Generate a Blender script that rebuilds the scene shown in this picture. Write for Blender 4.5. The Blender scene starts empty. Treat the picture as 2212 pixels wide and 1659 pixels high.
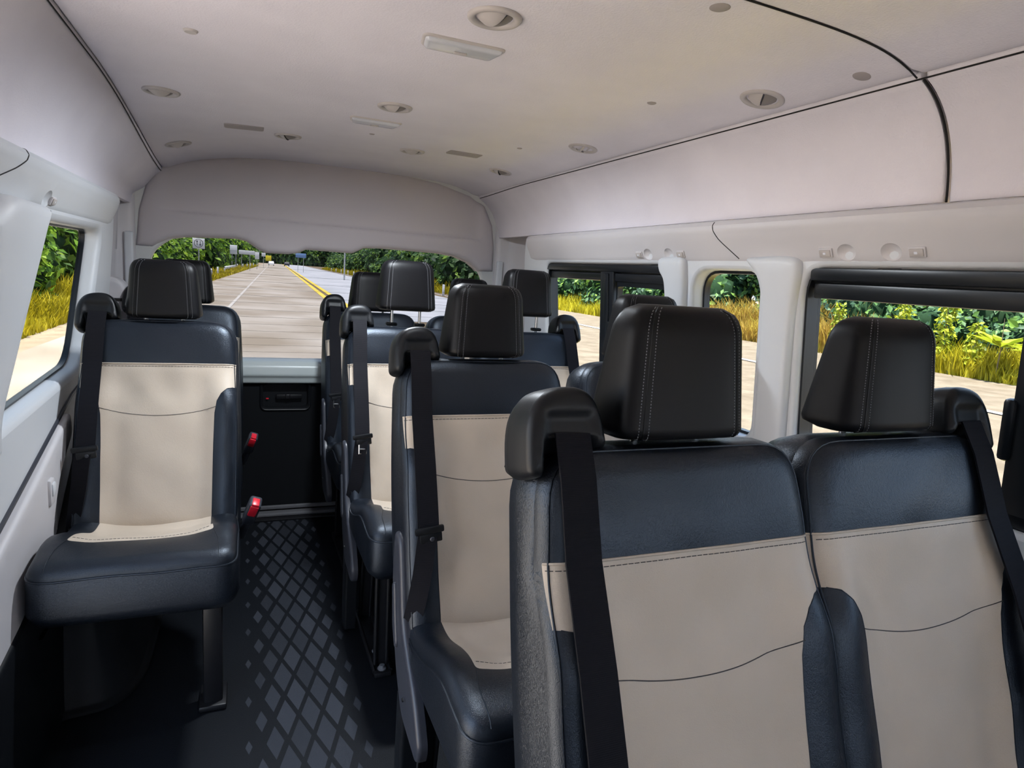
import bpy, bmesh, math, random
import numpy as np
from mathutils import Vector, Matrix
from mathutils.geometry import delaunay_2d_cdt
random.seed(7); rng = np.random.default_rng(11)
C = bpy.context.scene.collection
PI = math.pi

# ---------------------------------------------------------------- materials
def mat(name, col, rough=.5, metal=0., spec=.5, coat=0., bump=None, sheen=0.):
    m = bpy.data.materials.new(name); m.use_nodes = True
    n = m.node_tree.nodes; l = m.node_tree.links; b = n['Principled BSDF']
    b.inputs['Base Color'].default_value = (*col, 1); b.inputs['Roughness'].default_value = rough
    b.inputs['Metallic'].default_value = metal; b.inputs['Specular IOR Level'].default_value = spec
    b.inputs['Coat Weight'].default_value = coat; b.inputs['Sheen Weight'].default_value = sheen
    if bump:
        kind, scale, strength, dist = bump
        tc = n.new('ShaderNodeTexCoord')
        if kind == 'leather':
            t = n.new('ShaderNodeTexVoronoi'); t.inputs['Scale'].default_value = scale; t.feature = 'SMOOTH_F1'
            t.inputs['Smoothness'].default_value = .6
            w = n.new('ShaderNodeTexNoise'); w.inputs['Scale'].default_value = scale * .5; w.inputs['Detail'].default_value = 2
            mx = n.new('ShaderNodeMixRGB'); mx.inputs[0].default_value = .012; l.new(tc.outputs['Object'], mx.inputs[1]); l.new(w.outputs['Color'], mx.inputs[2])
            l.new(mx.outputs[0], t.inputs['Vector']); out = t.outputs['Distance']
        elif kind == 'weave':
            t = n.new('ShaderNodeTexWave'); t.inputs['Scale'].default_value = scale; t.bands_direction = 'Z'
            l.new(tc.outputs['Object'], t.inputs['Vector']); out = t.outputs['Fac']
        else:
            t = n.new('ShaderNodeTexNoise'); t.inputs['Scale'].default_value = scale; t.inputs['Detail'].default_value = 3
            l.new(tc.outputs['Object'], t.inputs['Vector']); out = t.outputs['Fac']
        bp = n.new('ShaderNodeBump'); bp.inputs['Strength'].default_value = strength; bp.inputs['Distance'].default_value = dist
        l.new(out, bp.inputs['Height']); l.new(bp.outputs[0], b.inputs['Normal'])
    return m

def mottled(m, c1, c2, scale, detail=3, lo=.35, hi=.65, coord='Object'):
    n = m.node_tree.nodes; l = m.node_tree.links
    tc = n.new('ShaderNodeTexCoord'); t = n.new('ShaderNodeTexNoise'); t.inputs['Scale'].default_value = scale; t.inputs['Detail'].default_value = detail
    r = n.new('ShaderNodeValToRGB'); r.color_ramp.elements[0].position = lo; r.color_ramp.elements[1].position = hi
    r.color_ramp.elements[0].color = (*c1, 1); r.color_ramp.elements[1].color = (*c2, 1)
    l.new(tc.outputs[coord], t.inputs['Vector']); l.new(t.outputs['Fac'], r.inputs[0]); l.new(r.outputs[0], n['Principled BSDF'].inputs['Base Color'])
    return m

M = {}
M['dark'] = mat('blue_sheen_black_leather', (.0055, .0075, .012), .36, spec=.6, bump=('leather', 300, .55, .00055))
M['dark'].node_tree.nodes['Principled BSDF'].inputs['Specular Tint'].default_value = (.74, .85, 1, 1)  # bluish sheen of reflected sky, put into the specular tint
M['hrest'] = mat('smooth_black_leather', (.004, .004, .005), .44, spec=.22, bump=('noise', 300, .12, .0005))
M['beige'] = mottled(mat('beige_leather', (.42, .35, .285), .42, spec=.4, bump=('leather', 300, .4, .0005)), (.53, .45, .365), (.58, .495, .405), 6)
M['stitch_l'] = mat('pale_thread', (.17, .175, .19), .7)
M['stitch_d'] = mat('dark_thread', (.05, .045, .045), .7)
M['plastic'] = mat('black_plastic', (.006, .007, .009), .42, spec=.32, bump=('noise', 500, .1, .0004))
M['shield'] = mat('charcoal_plastic', (.035, .038, .050), .38, spec=.5, bump=('noise', 500, .12, .0004))
M['web'] = mat('black_webbing', (.007, .007, .010), .75, spec=.15, bump=('weave', 160, .3, .0005))
M['chrome'] = mat('chrome', (.55, .56, .58), .25, 1.)
M['arch'] = mat('wheel_arch_vinyl', (.008, .009, .011), .62, spec=.3, bump=('noise', 500, .3, .0008))
M['steel'] = mat('black_painted_steel', (.008, .008, .01), .42, spec=.4)
M['red'] = mat('red_button_plastic', (.7, .012, .03), .35)
M['trim'] = mat('light_grey_moulded_plastic', (.56, .545, .565), .48, spec=.4, bump=('noise', 420, .12, .0005))
M['trim2'] = mat('cool_grey_moulded_plastic', (.58, .60, .63), .45, spec=.4, bump=('noise', 420, .12, .0005))
M['liner'] = mottled(mat('headliner_fabric', (.46, .42, .42), .95, spec=.15, bump=('noise', 260, .5, .0012)), (.69, .665, .725), (.73, .705, .765), 5, 6)
M['hatch'] = mat('warm_grey_hatch_plastic', (.46, .43, .45), .6, spec=.3, bump=('noise', 400, .12, .0005))
M['gap'] = mat('dark_seam_gap', (.01, .009, .009), .9)
M['frame'] = mat('black_window_frame', (.007, .009, .012), .3, spec=.5)
M['hatchframe'] = mat('pale_hatch_frame', (.55, .56, .555), .45)
M['sill'] = mat('painted_hatch_metal', (.60, .66, .655), .3, spec=.5)
M['carpet'] = mat('black_carpet_board', (.006, .007, .009), .8, spec=.2, bump=('noise', 700, .4, .001))
M['vent'] = mat('vent_grey_plastic', (.46, .43, .42), .45)
M['ventd'] = mat('vent_shadow_plastic', (.20, .18, .17), .5)
M['lens'] = mat('frosted_lamp_lens', (.55, .57, .62), .18, spec=.6, coat=.4)
M['patch'] = mat('grey_cover_plastic', (.33, .30, .30), .7)
M['scuff'] = mat('scuffed_steel', (.13, .13, .14), .7, .0)
M['white'] = mat('white_sign_paint', (.72, .74, .80), .5)
M['ink'] = mat('black_sign_paint', (.02, .02, .03), .5)
M['post'] = mat('galvanised_post', (.5, .52, .54), .5, .3)
M['blue'] = mat('blue_sign_paint', (.16, .28, .55), .5)
M['yellowp'] = mat('yellow_sign_paint', (.7, .6, .02), .5)
M['bark'] = mat('bark', (.14, .10, .06), .9)

# floor vinyl with the printed lozenge pattern
def floor_material():
    m = mat('black_vinyl_floor', (.006, .010, .013), .50, spec=.22, bump=('noise', 420, .5, .0012))
    n = m.node_tree.nodes; l = m.node_tree.links; b = n['Principled BSDF']
    tc = n.new('ShaderNodeTexCoord'); sx = n.new('ShaderNodeSeparateXYZ'); l.new(tc.outputs['Object'], sx.inputs[0])
    def M_(op, a, bb=None, c=None):
        k = n.new('ShaderNodeMath'); k.operation = op
        for i, v in enumerate((a, bb, c)):
            if v is None: continue
            if isinstance(v, (int, float)): k.inputs[i].default_value = v
            else: l.new(v, k.inputs[i])
        return k.outputs[0]
    X = M_('DIVIDE', M_('SUBTRACT', sx.outputs['X'], .109), .065)
    Y = M_('DIVIDE', M_('SUBTRACT', sx.outputs['Y'], 1.702), .189)
    p = M_('ADD', X, Y); q = M_('SUBTRACT', X, Y)
    pc = M_('ABSOLUTE', M_('SUBTRACT', M_('FRACT', M_('ADD', p, .5)), .5))
    qc = M_('ABSOLUTE', M_('SUBTRACT', M_('FRACT', M_('ADD', q, .5)), .5))
    mx = M_('MAXIMUM', pc, qc)
    pi_ = M_('FLOOR', M_('ADD', p, .5)); qi = M_('FLOOR', M_('ADD', q, .5))
    cx = M_('ADD', M_('MULTIPLY', M_('ADD', pi_, qi), .0325), .109)         # x of the lozenge centre
    d = M_('ABSOLUTE', M_('SUBTRACT', cx, .165))
    wn = n.new('ShaderNodeTexWhiteNoise'); wn.noise_dimensions = '2D'
    cv = n.new('ShaderNodeCombineXYZ'); l.new(pi_, cv.inputs[0]); l.new(qi, cv.inputs[1]); l.new(cv.outputs[0], wn.inputs['Vector'])
    mr = n.new('ShaderNodeMapRange'); mr.inputs['From Min'].default_value = .07; mr.inputs['From Max'].default_value = .165
    mr.inputs['To Min'].default_value = .40; mr.inputs['To Max'].default_value = .10; l.new(d, mr.inputs['Value'])
    inside = M_('LESS_THAN', mx, mr.outputs[0])
    lim = M_('LESS_THAN', d, .158)
    fac = M_('MULTIPLY', M_('MULTIPLY', inside, lim), M_('ADD', .55, M_('MULTIPLY', wn.outputs['Value'], .45)))
    mix = n.new('ShaderNodeMixRGB'); mix.inputs[1].default_value = (.0065, .008, .011, 1); mix.inputs[2].default_value = (.044, .049, .062, 1)
    l.new(fac, mix.inputs[0]); l.new(mix.outputs[0], b.inputs['Base Color'])
    return m
M['floor'] = floor_material()

def glass_material(name, tint, gloss=.06):
    m = bpy.data.materials.new(name); m.use_nodes = True
    n = m.node_tree.nodes; l = m.node_tree.links; n.clear()
    o = n.new('ShaderNodeOutputMaterial'); t = n.new('ShaderNodeBsdfTransparent'); t.inputs[0].default_value = (*tint, 1)
    g = n.new('ShaderNodeBsdfGlossy'); g.inputs['Roughness'].default_value = .02
    x = n.new('ShaderNodeMixShader'); x.inputs[0].default_value = gloss
    l.new(t.outputs[0], x.inputs[1]); l.new(g.outputs[0], x.inputs[2]); l.new(x.outputs[0], o.inputs[0])
    return m
M['glassL'] = glass_material('dimmed_window_glass', (.51, .51, .49), .003)  # pane tints dim the bright outdoors to balance it with the cabin
M['glassR'] = glass_material('cool_tinted_window_glass', (.66, .69, .71), .004)
M['glassB'] = glass_material('rear_window_glass', (.135, .135, .138), .002)

def leaf_material(name, ramp, trans=.3):
    m = bpy.data.materials.new(name); m.use_nodes = True
    n = m.node_tree.nodes; l = m.node_tree.links; b = n['Principled BSDF']; b.inputs['Roughness'].default_value = .55; b.inputs['Specular IOR Level'].default_value = .25
    g = n.new('ShaderNodeNewGeometry'); r = n.new('ShaderNodeValToRGB'); e = r.color_ramp.elements
    e[0].position, e[0].color = 0, (*ramp[0], 1); e[1].position, e[1].color = 1, (*ramp[-1], 1)
    for i, c in enumerate(ramp[1:-1]):
        k = e.new((i + 1) / (len(ramp) - 1)); k.color = (*c, 1)
    no = n.new('ShaderNodeTexNoise'); no.inputs['Scale'].default_value = .9; no.inputs['Detail'].default_value = 2
    l.new(g.outputs['Position'], no.inputs['Vector'])
    mm = n.new('ShaderNodeMath'); mm.operation = 'MULTIPLY_ADD'; mm.inputs[1].default_value = .65; l.new(g.outputs['Random Per Island'], mm.inputs[0])
    ms = n.new('ShaderNodeMath'); ms.operation = 'MULTIPLY_ADD'; ms.inputs[1].default_value = 1.5; ms.inputs[2].default_value = -.55; l.new(no.outputs['Fac'], ms.inputs[0])
    l.new(ms.outputs[0], mm.inputs[2]); l.new(mm.outputs[0], r.inputs[0]); l.new(r.outputs[0], b.inputs['Base Color'])
    t = n.new('ShaderNodeBsdfTranslucent'); l.new(r.outputs[0], t.inputs[0])
    x = n.new('ShaderNodeMixShader'); x.inputs[0].default_value = trans
    o = n['Material Output']; l.new(b.outputs[0], x.inputs[1]); l.new(t.outputs[0], x.inputs[2]); l.new(x.outputs[0], o.inputs[0])
    return m
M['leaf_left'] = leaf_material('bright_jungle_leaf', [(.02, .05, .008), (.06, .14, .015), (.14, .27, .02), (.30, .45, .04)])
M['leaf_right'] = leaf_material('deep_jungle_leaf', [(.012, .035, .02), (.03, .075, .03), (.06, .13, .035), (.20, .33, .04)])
M['leaf_weed'] = leaf_material('yellow_green_weed_leaf', [(.16, .2, .012), (.30, .34, .02), (.46, .47, .03)])
M['grass_y'] = leaf_material('yellow_grass_blade', [(.22, .2, .01), (.40, .33, .012), (.55, .48, .03)])  # yellow is the blades' own colour
M['grass_o'] = leaf_material('dry_orange_grass_blade', [(.25, .15, .03), (.42, .27, .05), (.50, .42, .06)])
M['core'] = mat('shaded_foliage_core', (.012, .03, .012), .9, spec=.1)  # dark colour paints the shade deep inside the foliage
M['road'] = mottled(mat('pale_worn_asphalt', (.3, .3, .3), .85, spec=.2), (.20, .17, .14), (.31, .285, .265), .35, 6)
M['lane'] = mottled(mat('bluish_grey_asphalt', (.3, .3, .3), .85, spec=.2), (.25, .265, .30), (.34, .35, .40), .3, 5)
M['dirt'] = mottled(mat('sandy_gravel', (.3, .25, .2), .95, spec=.1, bump=('noise', 6, .6, .05)), (.21, .17, .13), (.29, .24, .185), 1.6, 8)
M['verge'] = mottled(mat('brown_gravel_shoulder', (.2, .16, .12), .95, spec=.1, bump=('noise', 6, .6, .05)), (.105, .080, .055), (.150, .118, .085), 1.6, 8)
M['yline'] = mottled(mat('yellow_road_paint', (.5, .4, .05), .8), (.42, .30, .03), (.58, .44, .05), 2)
M['wline'] = mottled(mat('white_road_paint', (.6, .6, .6), .8), (.30, .28, .27), (.40, .39, .39), 1.5)

# ---------------------------------------------------------------- mesh helpers
class Geo:
    def __init__(s): s.v = []; s.f = []
    def add(s, v, f):
        k = len(s.v); s.v += [tuple(p) for p in v]; s.f += [tuple(i + k for i in q) for q in f]; return s
    def xf(s, fn): s.v = [tuple(fn(*p)) for p in s.v]; return s
    def flipx(s): g = Geo(); g.v = [(-x, y, z) for x, y, z in s.v]; g.f = [tuple(reversed(q)) for q in s.f]; return g

def mesh(name, g, m, angle=35, smooth=True):
    me = bpy.data.meshes.new(name); me.from_pydata(g.v, [], g.f); me.validate(); me.update()
    for mm in (m if isinstance(m, (list, tuple)) else [m]): me.materials.append(mm)
    if smooth:
        me.polygons.foreach_set('use_smooth', [True] * len(me.polygons))
        try: me.set_sharp_from_angle(angle=math.radians(angle))
        except Exception: pass
    return me

def put(name, me, parent=None, loc=(0, 0, 0)):
    o = bpy.data.objects.new(name, me); C.objects.link(o); o.location = loc
    if parent: o.parent = parent
    return o
def obj(name, g, m, parent=None, loc=(0, 0, 0), angle=35, smooth=True): return put(name, mesh(name, g, m, angle, smooth), parent, loc)
def tag(o, label=None, cat=None, group=None, kind=None):
    if label: o['label'] = label
    if cat: o['category'] = cat
    if group: o['group'] = group
    if kind: o['kind'] = kind
    return o
def thing(name, label, cat, loc=(0, 0, 0), group=None):
    o = bpy.data.objects.new(name, None); C.objects.link(o); o.location = loc; o.empty_display_size = .1
    return tag(o, label, cat, group)
def copy_tree(o, parent=None):
    c = o.copy(); C.objects.link(c); c.parent = parent
    for ch in list(o.children): copy_tree(ch, c)
    return c

def box(c, s, r=0., seg=2, rot=None):
    bm = bmesh.new(); bmesh.ops.create_cube(bm, size=1)
    for v in bm.verts: v.co = Vector((v.co.x * s[0], v.co.y * s[1], v.co.z * s[2]))
    if r > 0: bmesh.ops.bevel(bm, geom=list(bm.edges), offset=min(r, min(s) * .49), segments=seg, profile=.5, affect='EDGES', clamp_overlap=True)
    R = rot if rot is not None else Matrix.Identity(3)
    g = Geo(); bm.verts.index_update()
    g.v = [tuple(R @ v.co + Vector(c)) for v in bm.verts]; g.f = [tuple(v.index for v in f.verts) for f in bm.faces]; bm.free(); return g
def euler(x=0, y=0, z=0):
    from mathutils import Euler
    return Euler((x, y, z)).to_matrix()

def loft(rings, closed=True, cap=True):
    g = Geo(); n = len(rings[0])
    for r in rings: g.v += [tuple(p) for p in r]
    for i in range(len(rings) - 1):
        for j in range(n if closed else n - 1):
            a = i * n + j; b = i * n + (j + 1) % n; g.f.append((a, b, b + n, a + n))
    if cap and closed: g.f.append(tuple(reversed(range(n)))); g.f.append(tuple(range((len(rings) - 1) * n, len(rings) * n)))
    return g

def tube(pts, r, n=8, closed=False):
    P = [Vector(p) for p in pts]; k = len(P); rings = []; up = Vector((0, 0, 1)); prev = None
    for i in range(k):
        if closed: t = P[(i + 1) % k] - P[i - 1]
        else: t = P[min(i + 1, k - 1)] - P[max(i - 1, 0)]
        t.normalize()
        if prev is None:
            a = t.cross(up); a = a if a.length > .05 else t.cross(Vector((1, 0, 0)))
        else: a = prev - t * prev.dot(t)
        a.normalize(); prev = a; b = t.cross(a)
        rings.append([P[i] + (a * math.cos(q * 2 * PI / n) + b * math.sin(q * 2 * PI / n)) * (r if not callable(r) else r(i / (k - 1))) for q in range(n)])
    if closed: rings.append(rings[0])
    return loft(rings, True, not closed)

def dashes(pts, r=.0007, on=3, off=2):
    """short raised stitches along a dense path"""
    g = Geo(); i = 0
    while i + on < len(pts):
        t = tube(pts[i:i + on + 1], r, 4); g.add(t.v, t.f); i += on + off
    return g

def lathe(prof, n=40):
    rings = [[(r * math.cos(2 * PI * k / n), r * math.sin(2 * PI * k / n), z) for k in range(n)] for r, z in prof]
    return loft(rings, True, True)

def resample(pts, step, closed=False):
    P = [np.array(p, float) for p in pts]
    if closed: P.append(P[0])
    out = []
    for a, b in zip(P[:-1], P[1:]):
        k = max(1, int(math.ceil(np.linalg.norm(b - a) / step)))
        out += [a + (b - a) * i / k for i in range(k)]
    if not closed: out.append(P[-1])
    return [tuple(p) for p in out]

def smooth_loop(pts, r, seg=5, closed=True):
    """round the corners of a 2D polygon with radius-like cut r (a number, or one per corner)"""
    n = len(pts); out = []
    for i in range(n):
        p = np.array(pts[i], float); rr = r[i] if isinstance(r, (list, tuple)) else r
        if (not closed and i in (0, n - 1)) or rr <= 0: out.append(tuple(p)); continue
        a = np.array(pts[i - 1], float); b = np.array(pts[(i + 1) % n], float)
        la = min(rr, np.linalg.norm(a - p) * .49); lb = min(rr, np.linalg.norm(b - p) * .49)
        A = p + (a - p) / np.linalg.norm(a - p) * la; B = p + (b - p) / np.linalg.norm(b - p) * lb
        for k in range(seg + 1):
            t = k / seg; q = (1 - t) ** 2 * A + 2 * t * (1 - t) * p + t * t * B; out.append(tuple(q))
    return out
def rrect(cx, cy, w, h, r, seg=5):
    return smooth_loop([(cx - w / 2, cy - h / 2), (cx + w / 2, cy - h / 2), (cx + w / 2, cy + h / 2), (cx - w / 2, cy + h / 2)], r, seg)

def area(L): return .5 * sum(L[i - 1][0] * L[i][1] - L[i][0] * L[i - 1][1] for i in range(len(L)))
def ccw(L): return L if area(L) > 0 else L[::-1]
def offset(L, d):
    """outward offset for a CCW loop (d<0 goes inward)"""
    L = ccw(L); n = len(L); out = []
    for i in range(n):
        a = np.array(L[i - 1]); p = np.array(L[i]); b = np.array(L[(i + 1) % n])
        e1 = p - a; e2 = b - p; n1 = np.array((e1[1], -e1[0])) / (np.linalg.norm(e1) + 1e-12); n2 = np.array((e2[1], -e2[0])) / (np.linalg.norm(e2) + 1e-12)
        m = n1 + n2; m = m / max(.4, m @ m / 2) / 1.0 if m @ m > 1e-6 else n1
        m = m / 1.0
        s = (n1 + n2); s = s / (np.linalg.norm(s) + 1e-12); c = max(.5, s @ n1)
        out.append(tuple(p + s * d / c))
    return out
def inside(P, L):
    P = np.asarray(P, float); L = np.asarray(L, float); x, y = P[:, 0], P[:, 1]; r = np.zeros(len(P), bool)
    a = L; b = np.roll(L, -1, 0)
    for (x1, y1), (x2, y2) in zip(a, b):
        if y1 == y2: continue
        c = ((y1 > y) != (y2 > y)) & (x < (x2 - x1) * (y - y1) / (y2 - y1) + x1); r ^= c
    return r
def dist_loop(P, L, closed=True):
    P = np.asarray(P, float); L = np.asarray(L, float); d = np.full(len(P), 1e9)
    S = zip(L, np.roll(L, -1, 0)) if closed else zip(L[:-1], L[1:])
    for a, b in S:
        e = b - a; t = np.clip(((P - a) @ e) / (e @ e + 1e-15), 0, 1); q = P - a - t[:, None] * e; d = np.minimum(d, np.sqrt((q * q).sum(1)))
    return d

def cdt(loops, lines=(), pts=(), keep=None, drop=()):
    V = []; E = []
    for L in loops:
        k = len(V); V += [Vector((p[0], p[1])) for p in L]; E += [(k + i, k + (i + 1) % len(L)) for i in range(len(L))]
    for L in lines:
        k = len(V); V += [Vector((p[0], p[1])) for p in L]; E += [(k + i, k + i + 1) for i in range(len(L) - 1)]
    V += [Vector((p[0], p[1])) for p in pts]
    v, e, f, *_ = delaunay_2d_cdt(V, E, [], 0, 1e-5)
    v = np.array([(p.x, p.y) for p in v]); f = [tuple(q) for q in f if len(q) == 3]
    c = np.array([v[list(q)].mean(0) for q in f]); k = np.ones(len(f), bool)
    if keep is not None: k &= inside(c, keep)
    for d in drop: k &= ~inside(c, d)
    f = [q for q, kk in zip(f, k) if kk]; c = c[k]
    return v, f, c
def grid_pts(L, s, margin=.3):
    A = np.array(L); x0, y0 = A.min(0); x1, y1 = A.max(0)
    g = np.array([(x + (s / 2 if j % 2 else 0), y) for j, y in enumerate(np.arange(y0 + s / 2, y1, s * .87)) for x in np.arange(x0 + s / 4, x1, s)])
    g = g[inside(g, L)]
    return [tuple(p) for p in g[dist_loop(g, L) > s * margin]] if len(g) else []

def extract(v3, f):
    used = {}; g = Geo()
    for q in f:
        t = []
        for i in q:
            if i not in used: used[i] = len(g.v); g.v.append(tuple(v3[i]))
            t.append(used[i])
        g.f.append(tuple(t))
    return g

def pillow(outline, hfun, mapf, r, step, skirt, regions=(), lines=(), rings=(0, .012, .05, .13, .27, .5, 1.), back=True):
    """height field over a 2D outline with a rounded rim of radius r, then skirt rings [(outset, depth)] and a closing back.
    regions: [(name, polygon, puff)]; everything else is 'body'. Returns {name: Geo} and the surface function."""
    out = ccw(resample(outline, step * .8, True)); ins = [offset(out, -t * r) for t in rings[1:]]
    reg = [(nm, ccw(resample(P, step * .6, True)), pf) for nm, P, pf in regions]
    inner = ins[-1]
    pts = [p for L in ins for p in L] + grid_pts(inner, step, .5)
    v, f, c = cdt([out] + [P for _, P, _ in reg], lines, pts, keep=out)
    def H(P):
        P = np.asarray(P, float).reshape(-1, 2); e = dist_loop(P, out); e = np.where(inside(P, out), e, 0.)
        t = np.clip(e / r, 0, 1); drop = r * (1 - np.sqrt(np.clip(1 - (1 - t) ** 2, 0, 1)))
        h = hfun(P[:, 0], P[:, 1]) - drop
        for nm, L, pf in reg:
            if pf:
                i = inside(P, L); dd = dist_loop(P, L); h = h + np.where(i, pf * (1 - np.exp(-dd / .010)), pf * 0)
        return h
    h = H(v); v3 = [mapf(p[0], p[1], hh) for p, hh in zip(v, h)]
    lab = np.zeros(len(f), int)
    for i, (nm, L, pf) in enumerate(reg): lab[inside(c, L)] = i + 1
    res = {'body': extract(v3, [q for q, k in zip(f, lab) if k == 0])}
    for i, (nm, L, pf) in enumerate(reg): res[nm] = extract(v3, [q for q, k in zip(f, lab) if k == i + 1])
    if skirt:
        hb = H(out) ; rr = [[mapf(p[0], p[1], hh) for p, hh in zip(out, hb)]]
        base = float(np.mean(hb))
        for o, d in skirt:
            L = offset(out, o); rr.append([mapf(p[0], p[1], (hh if d > -.02 else base) + d) for p, hh in zip(L, hb)])
        s = loft(rr, True, False)
        if back: s.f.append(tuple(range((len(rr) - 1) * len(out), len(rr) * len(out))))
        res['body'].add(s.v, s.f)
    return res, (lambda P, dz=0.: [mapf(p[0], p[1], hh + dz) for p, hh in zip(P, H(P))])

def plate(outline, holes, mapf, lip=.05, r=.008, step=.08, pts=(), hf=None, seg=3):
    """panel over (a, b) with openings whose rims are rounded and run back by lip; mapf(a, b, depth)"""
    g = Geo(); outline = ccw(resample(outline, step, True))
    H0 = [offset(resample(h, step, True), r) for h in holes]; H1 = [ccw(resample(h, step, True)) for h in holes]
    v, f, c = cdt([outline] + H0, (), grid_pts(outline, step) + list(pts), keep=outline, drop=H0)
    g.add([mapf(p[0], p[1], (hf(p[0], p[1]) if hf else 0)) for p in v], f)
    for a, b in zip(H0, H1):
        rings = []
        for k in range(seg + 1):
            t = k / seg * PI / 2; w = math.sin(t); dd = r * (1 - math.cos(t))
            rings.append([mapf(p[0] * (1 - w) + q[0] * w, p[1] * (1 - w) + q[1] * w, dd) for p, q in zip(a, b)])
        rings.append([mapf(q[0], q[1], lip) for q in b])
        s = loft(rings, True, False); g.add(s.v, s.f)
    return g

def sm(x, a, b): t = np.clip((x - a) / (b - a), 0, 1); return t * t * (3 - 2 * t)

# ================================================================ SEATS
A = math.radians(18); TZ = .44
def bmap(u, v, d): return (u, v * math.sin(A) - d * math.cos(A), TZ + v * math.cos(A) + d * math.sin(A))
W2 = .219
def build_seat_meshes():
    S = {}
    # ---- backrest
    ol = smooth_loop([(-W2, -.02), (W2, -.02), (W2 + .003, .34), (.208, .640), (-.208, .640), (-W2 - .003, .34)], [.02, .02, .15, .075, .075, .15], 7)
    def h(u, v):
        a = np.abs(u)
        return .030 * sm(a, .10, .185) * (1 - sm(v, .36, .50)) + .012 * np.cos(u / W2 * 1.2) * sm(v, .40, .56) + .008 * np.sin(np.clip(v, 0, .4) / .4 * PI) * (1 - sm(a, .05, .15)) \
            + .0022 * np.sin(u * 62 + v * 9) * sm(v, .36, .42) * (1 - sm(v, .42, .52)) + .0016 * np.sin(v * 38 + u * 22) * np.sin(u * 17 + 1)
    bolR = [(.2110, .424), (.203, .424), (.186, .420), (.170, .405), (.158, .382), (.152, .345), (.149, .25), (.147, .1), (.145, -.05)]
    beige = [(-.2110, .498), (.2110, .498)] + bolR + [(-x, y) for x, y in reversed(bolR)]
    beige = smooth_loop(beige, 0)
    # clip the polygon to the outline by intersecting in the triangulation: keep it just inside
    res, surf = pillow(ol, h, bmap, .036, .016, [(.004, -.02), (.007, -.05), (.004, -.085), (-.02, -.105)], [('panel', beige, .0022)])
    S['backrest'] = mesh('backrest', res['body'], M['dark'], 60); S['back_panel'] = mesh('centre_panel', res['panel'], M['beige'], 60)
    band = resample([(-.209, .490), (.209, .490)], .0022)
    g = dashes(surf(band, .0003), .0006, 3, 1)
    arc = [(u, .364 - .024 * (1 - (u / .155) ** 2)) for u in np.arange(-.156, .157, .0025)]
    t = tube(surf(arc, .0002), .0008, 5); g.add(t.v, t.f)
    S['back_stitch'] = mesh('stitching', g, M['stitch_d'])
    g = Geo()
    t = tube(surf(resample([(-.2105, .498), (.2105, .498)], .01), .0006), .0020, 6); g.add(t.v, t.f)
    S['back_welt'] = mesh('welt', g, M['beige'])
    rim = ccw(resample(ol, .012, True)); g = tube(surf(offset(rim, -.0085), .0004), .0016, 6, True)
    for sgn in (1, -1):
        L = [(sgn * x, y) for x, y in smooth_loop(bolR, 0)][1:]
        L = resample(L, .008); t = tube(surf(L, -.0005), .0011, 5); g.add(t.v, t.f)
    S['back_piping'] = mesh('piping', g, M['dark'])
    # ---- cushion : (u, w) plan, w back positive
    co = smooth_loop([(-.220, -.425), (.220, -.425), (.222, -.1), (.214, .035), (-.214, .035), (-.222, -.1)], [.05, .05, .1, .03, .03, .1], 7)
    def hc(u, w):
        a = np.abs(u)
        return .464 + .076 * sm(-w, .03, .33) - .006 * sm(-w, .34, .43) + .020 * sm(a, .10, .18) * (1 - sm(-w, .22, .36)) - .010 * (1 - sm(a, .0, .17)) * (1 - sm(-w, .2, .35)) \
            + .0018 * np.sin(u * 30) * np.sin(w * 34 + 1)
    ins = smooth_loop([(-.142, .06), (.142, .06), (.148, -.12), (.163, -.288), (.02, -.302), (-.163, -.288), (-.148, -.12)], [0, 0, .02, .012, .1, .012, .02], 4)
    cmap = lambda u, w, d: (u, w, d)
    res, surf = pillow(co, hc, cmap, .030, .017, [(.003, -.008), (.004, -.03), (.006, -.06), (.0, -.078), (-.018, -.096), (-.05, -.102)], [('panel', ins, .002)])
    S['cushion'] = mesh('cushion', res['body'], M['dark'], 60); S['cush_panel'] = mesh('seat_panel', res['panel'], M['beige'], 60)
    g = dashes(surf([(u, -.262 - .012 * (1 - (u / .16) ** 2)) for u in np.arange(-.155, .156, .0022)], .0003), .0006, 3, 1)
    S['cush_stitch'] = mesh('stitching', g, M['stitch_d'])
    rim = ccw(resample(co, .012, True)); g = tube(surf(offset(rim, .001), -.002), .0026, 6, True)
    for sgn in (1, -1):
        L = resample([(sgn * .163, -.288), (sgn * .176, -.34), (sgn * .180, -.418)], .01); t = tube(surf(L, .0002), .0011, 5); g.add(t.v, t.f)
    S['cush_piping'] = mesh('piping', g, M['dark'])
    S['pan'] = mesh('seat_pan', box((0, -.19, .395), (.30, .30, .03), .01), M['steel'])
    # ---- headrest (local origin: bottom centre on the backrest top)
    N = 56
    def sec(z, w, y0, d, wb):
        out = []
        for k in range(N):
            t = 2 * PI * k / N; c, s = math.cos(t), math.sin(t); e = 2 / 4.6
            x = math.copysign(abs(c) ** e, c); y = math.copysign(abs(s) ** e, s)
            ww = w + (wb - w) * (y + 1) / 2
            out.append((x * ww, y0 + y * d / 2 + (-.006 * (1 - x * x) if y < 0 else 0), z))
        return out
    rings = []; Ht = .180
    for i in range(25):
        t = i / 24; z = t * Ht
        e = min(t / .09, (1 - t) / .20); k = 1. if e >= 1 else math.sqrt(1 - (1 - e) ** 2)
        wf = .101 - .014 * t; wb = .113 - .020 * t; d = .118 - .055 * t
        yf = -.060 + .022 * t; y0 = yf + d / 2
        kk = (.86 + .14 * k) if t < .5 else (.72 + .28 * k); kd = .45 + .55 * k
        rings.append(sec(z + .0, wf * kk, y0, d * kd, wb * kk))
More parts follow.
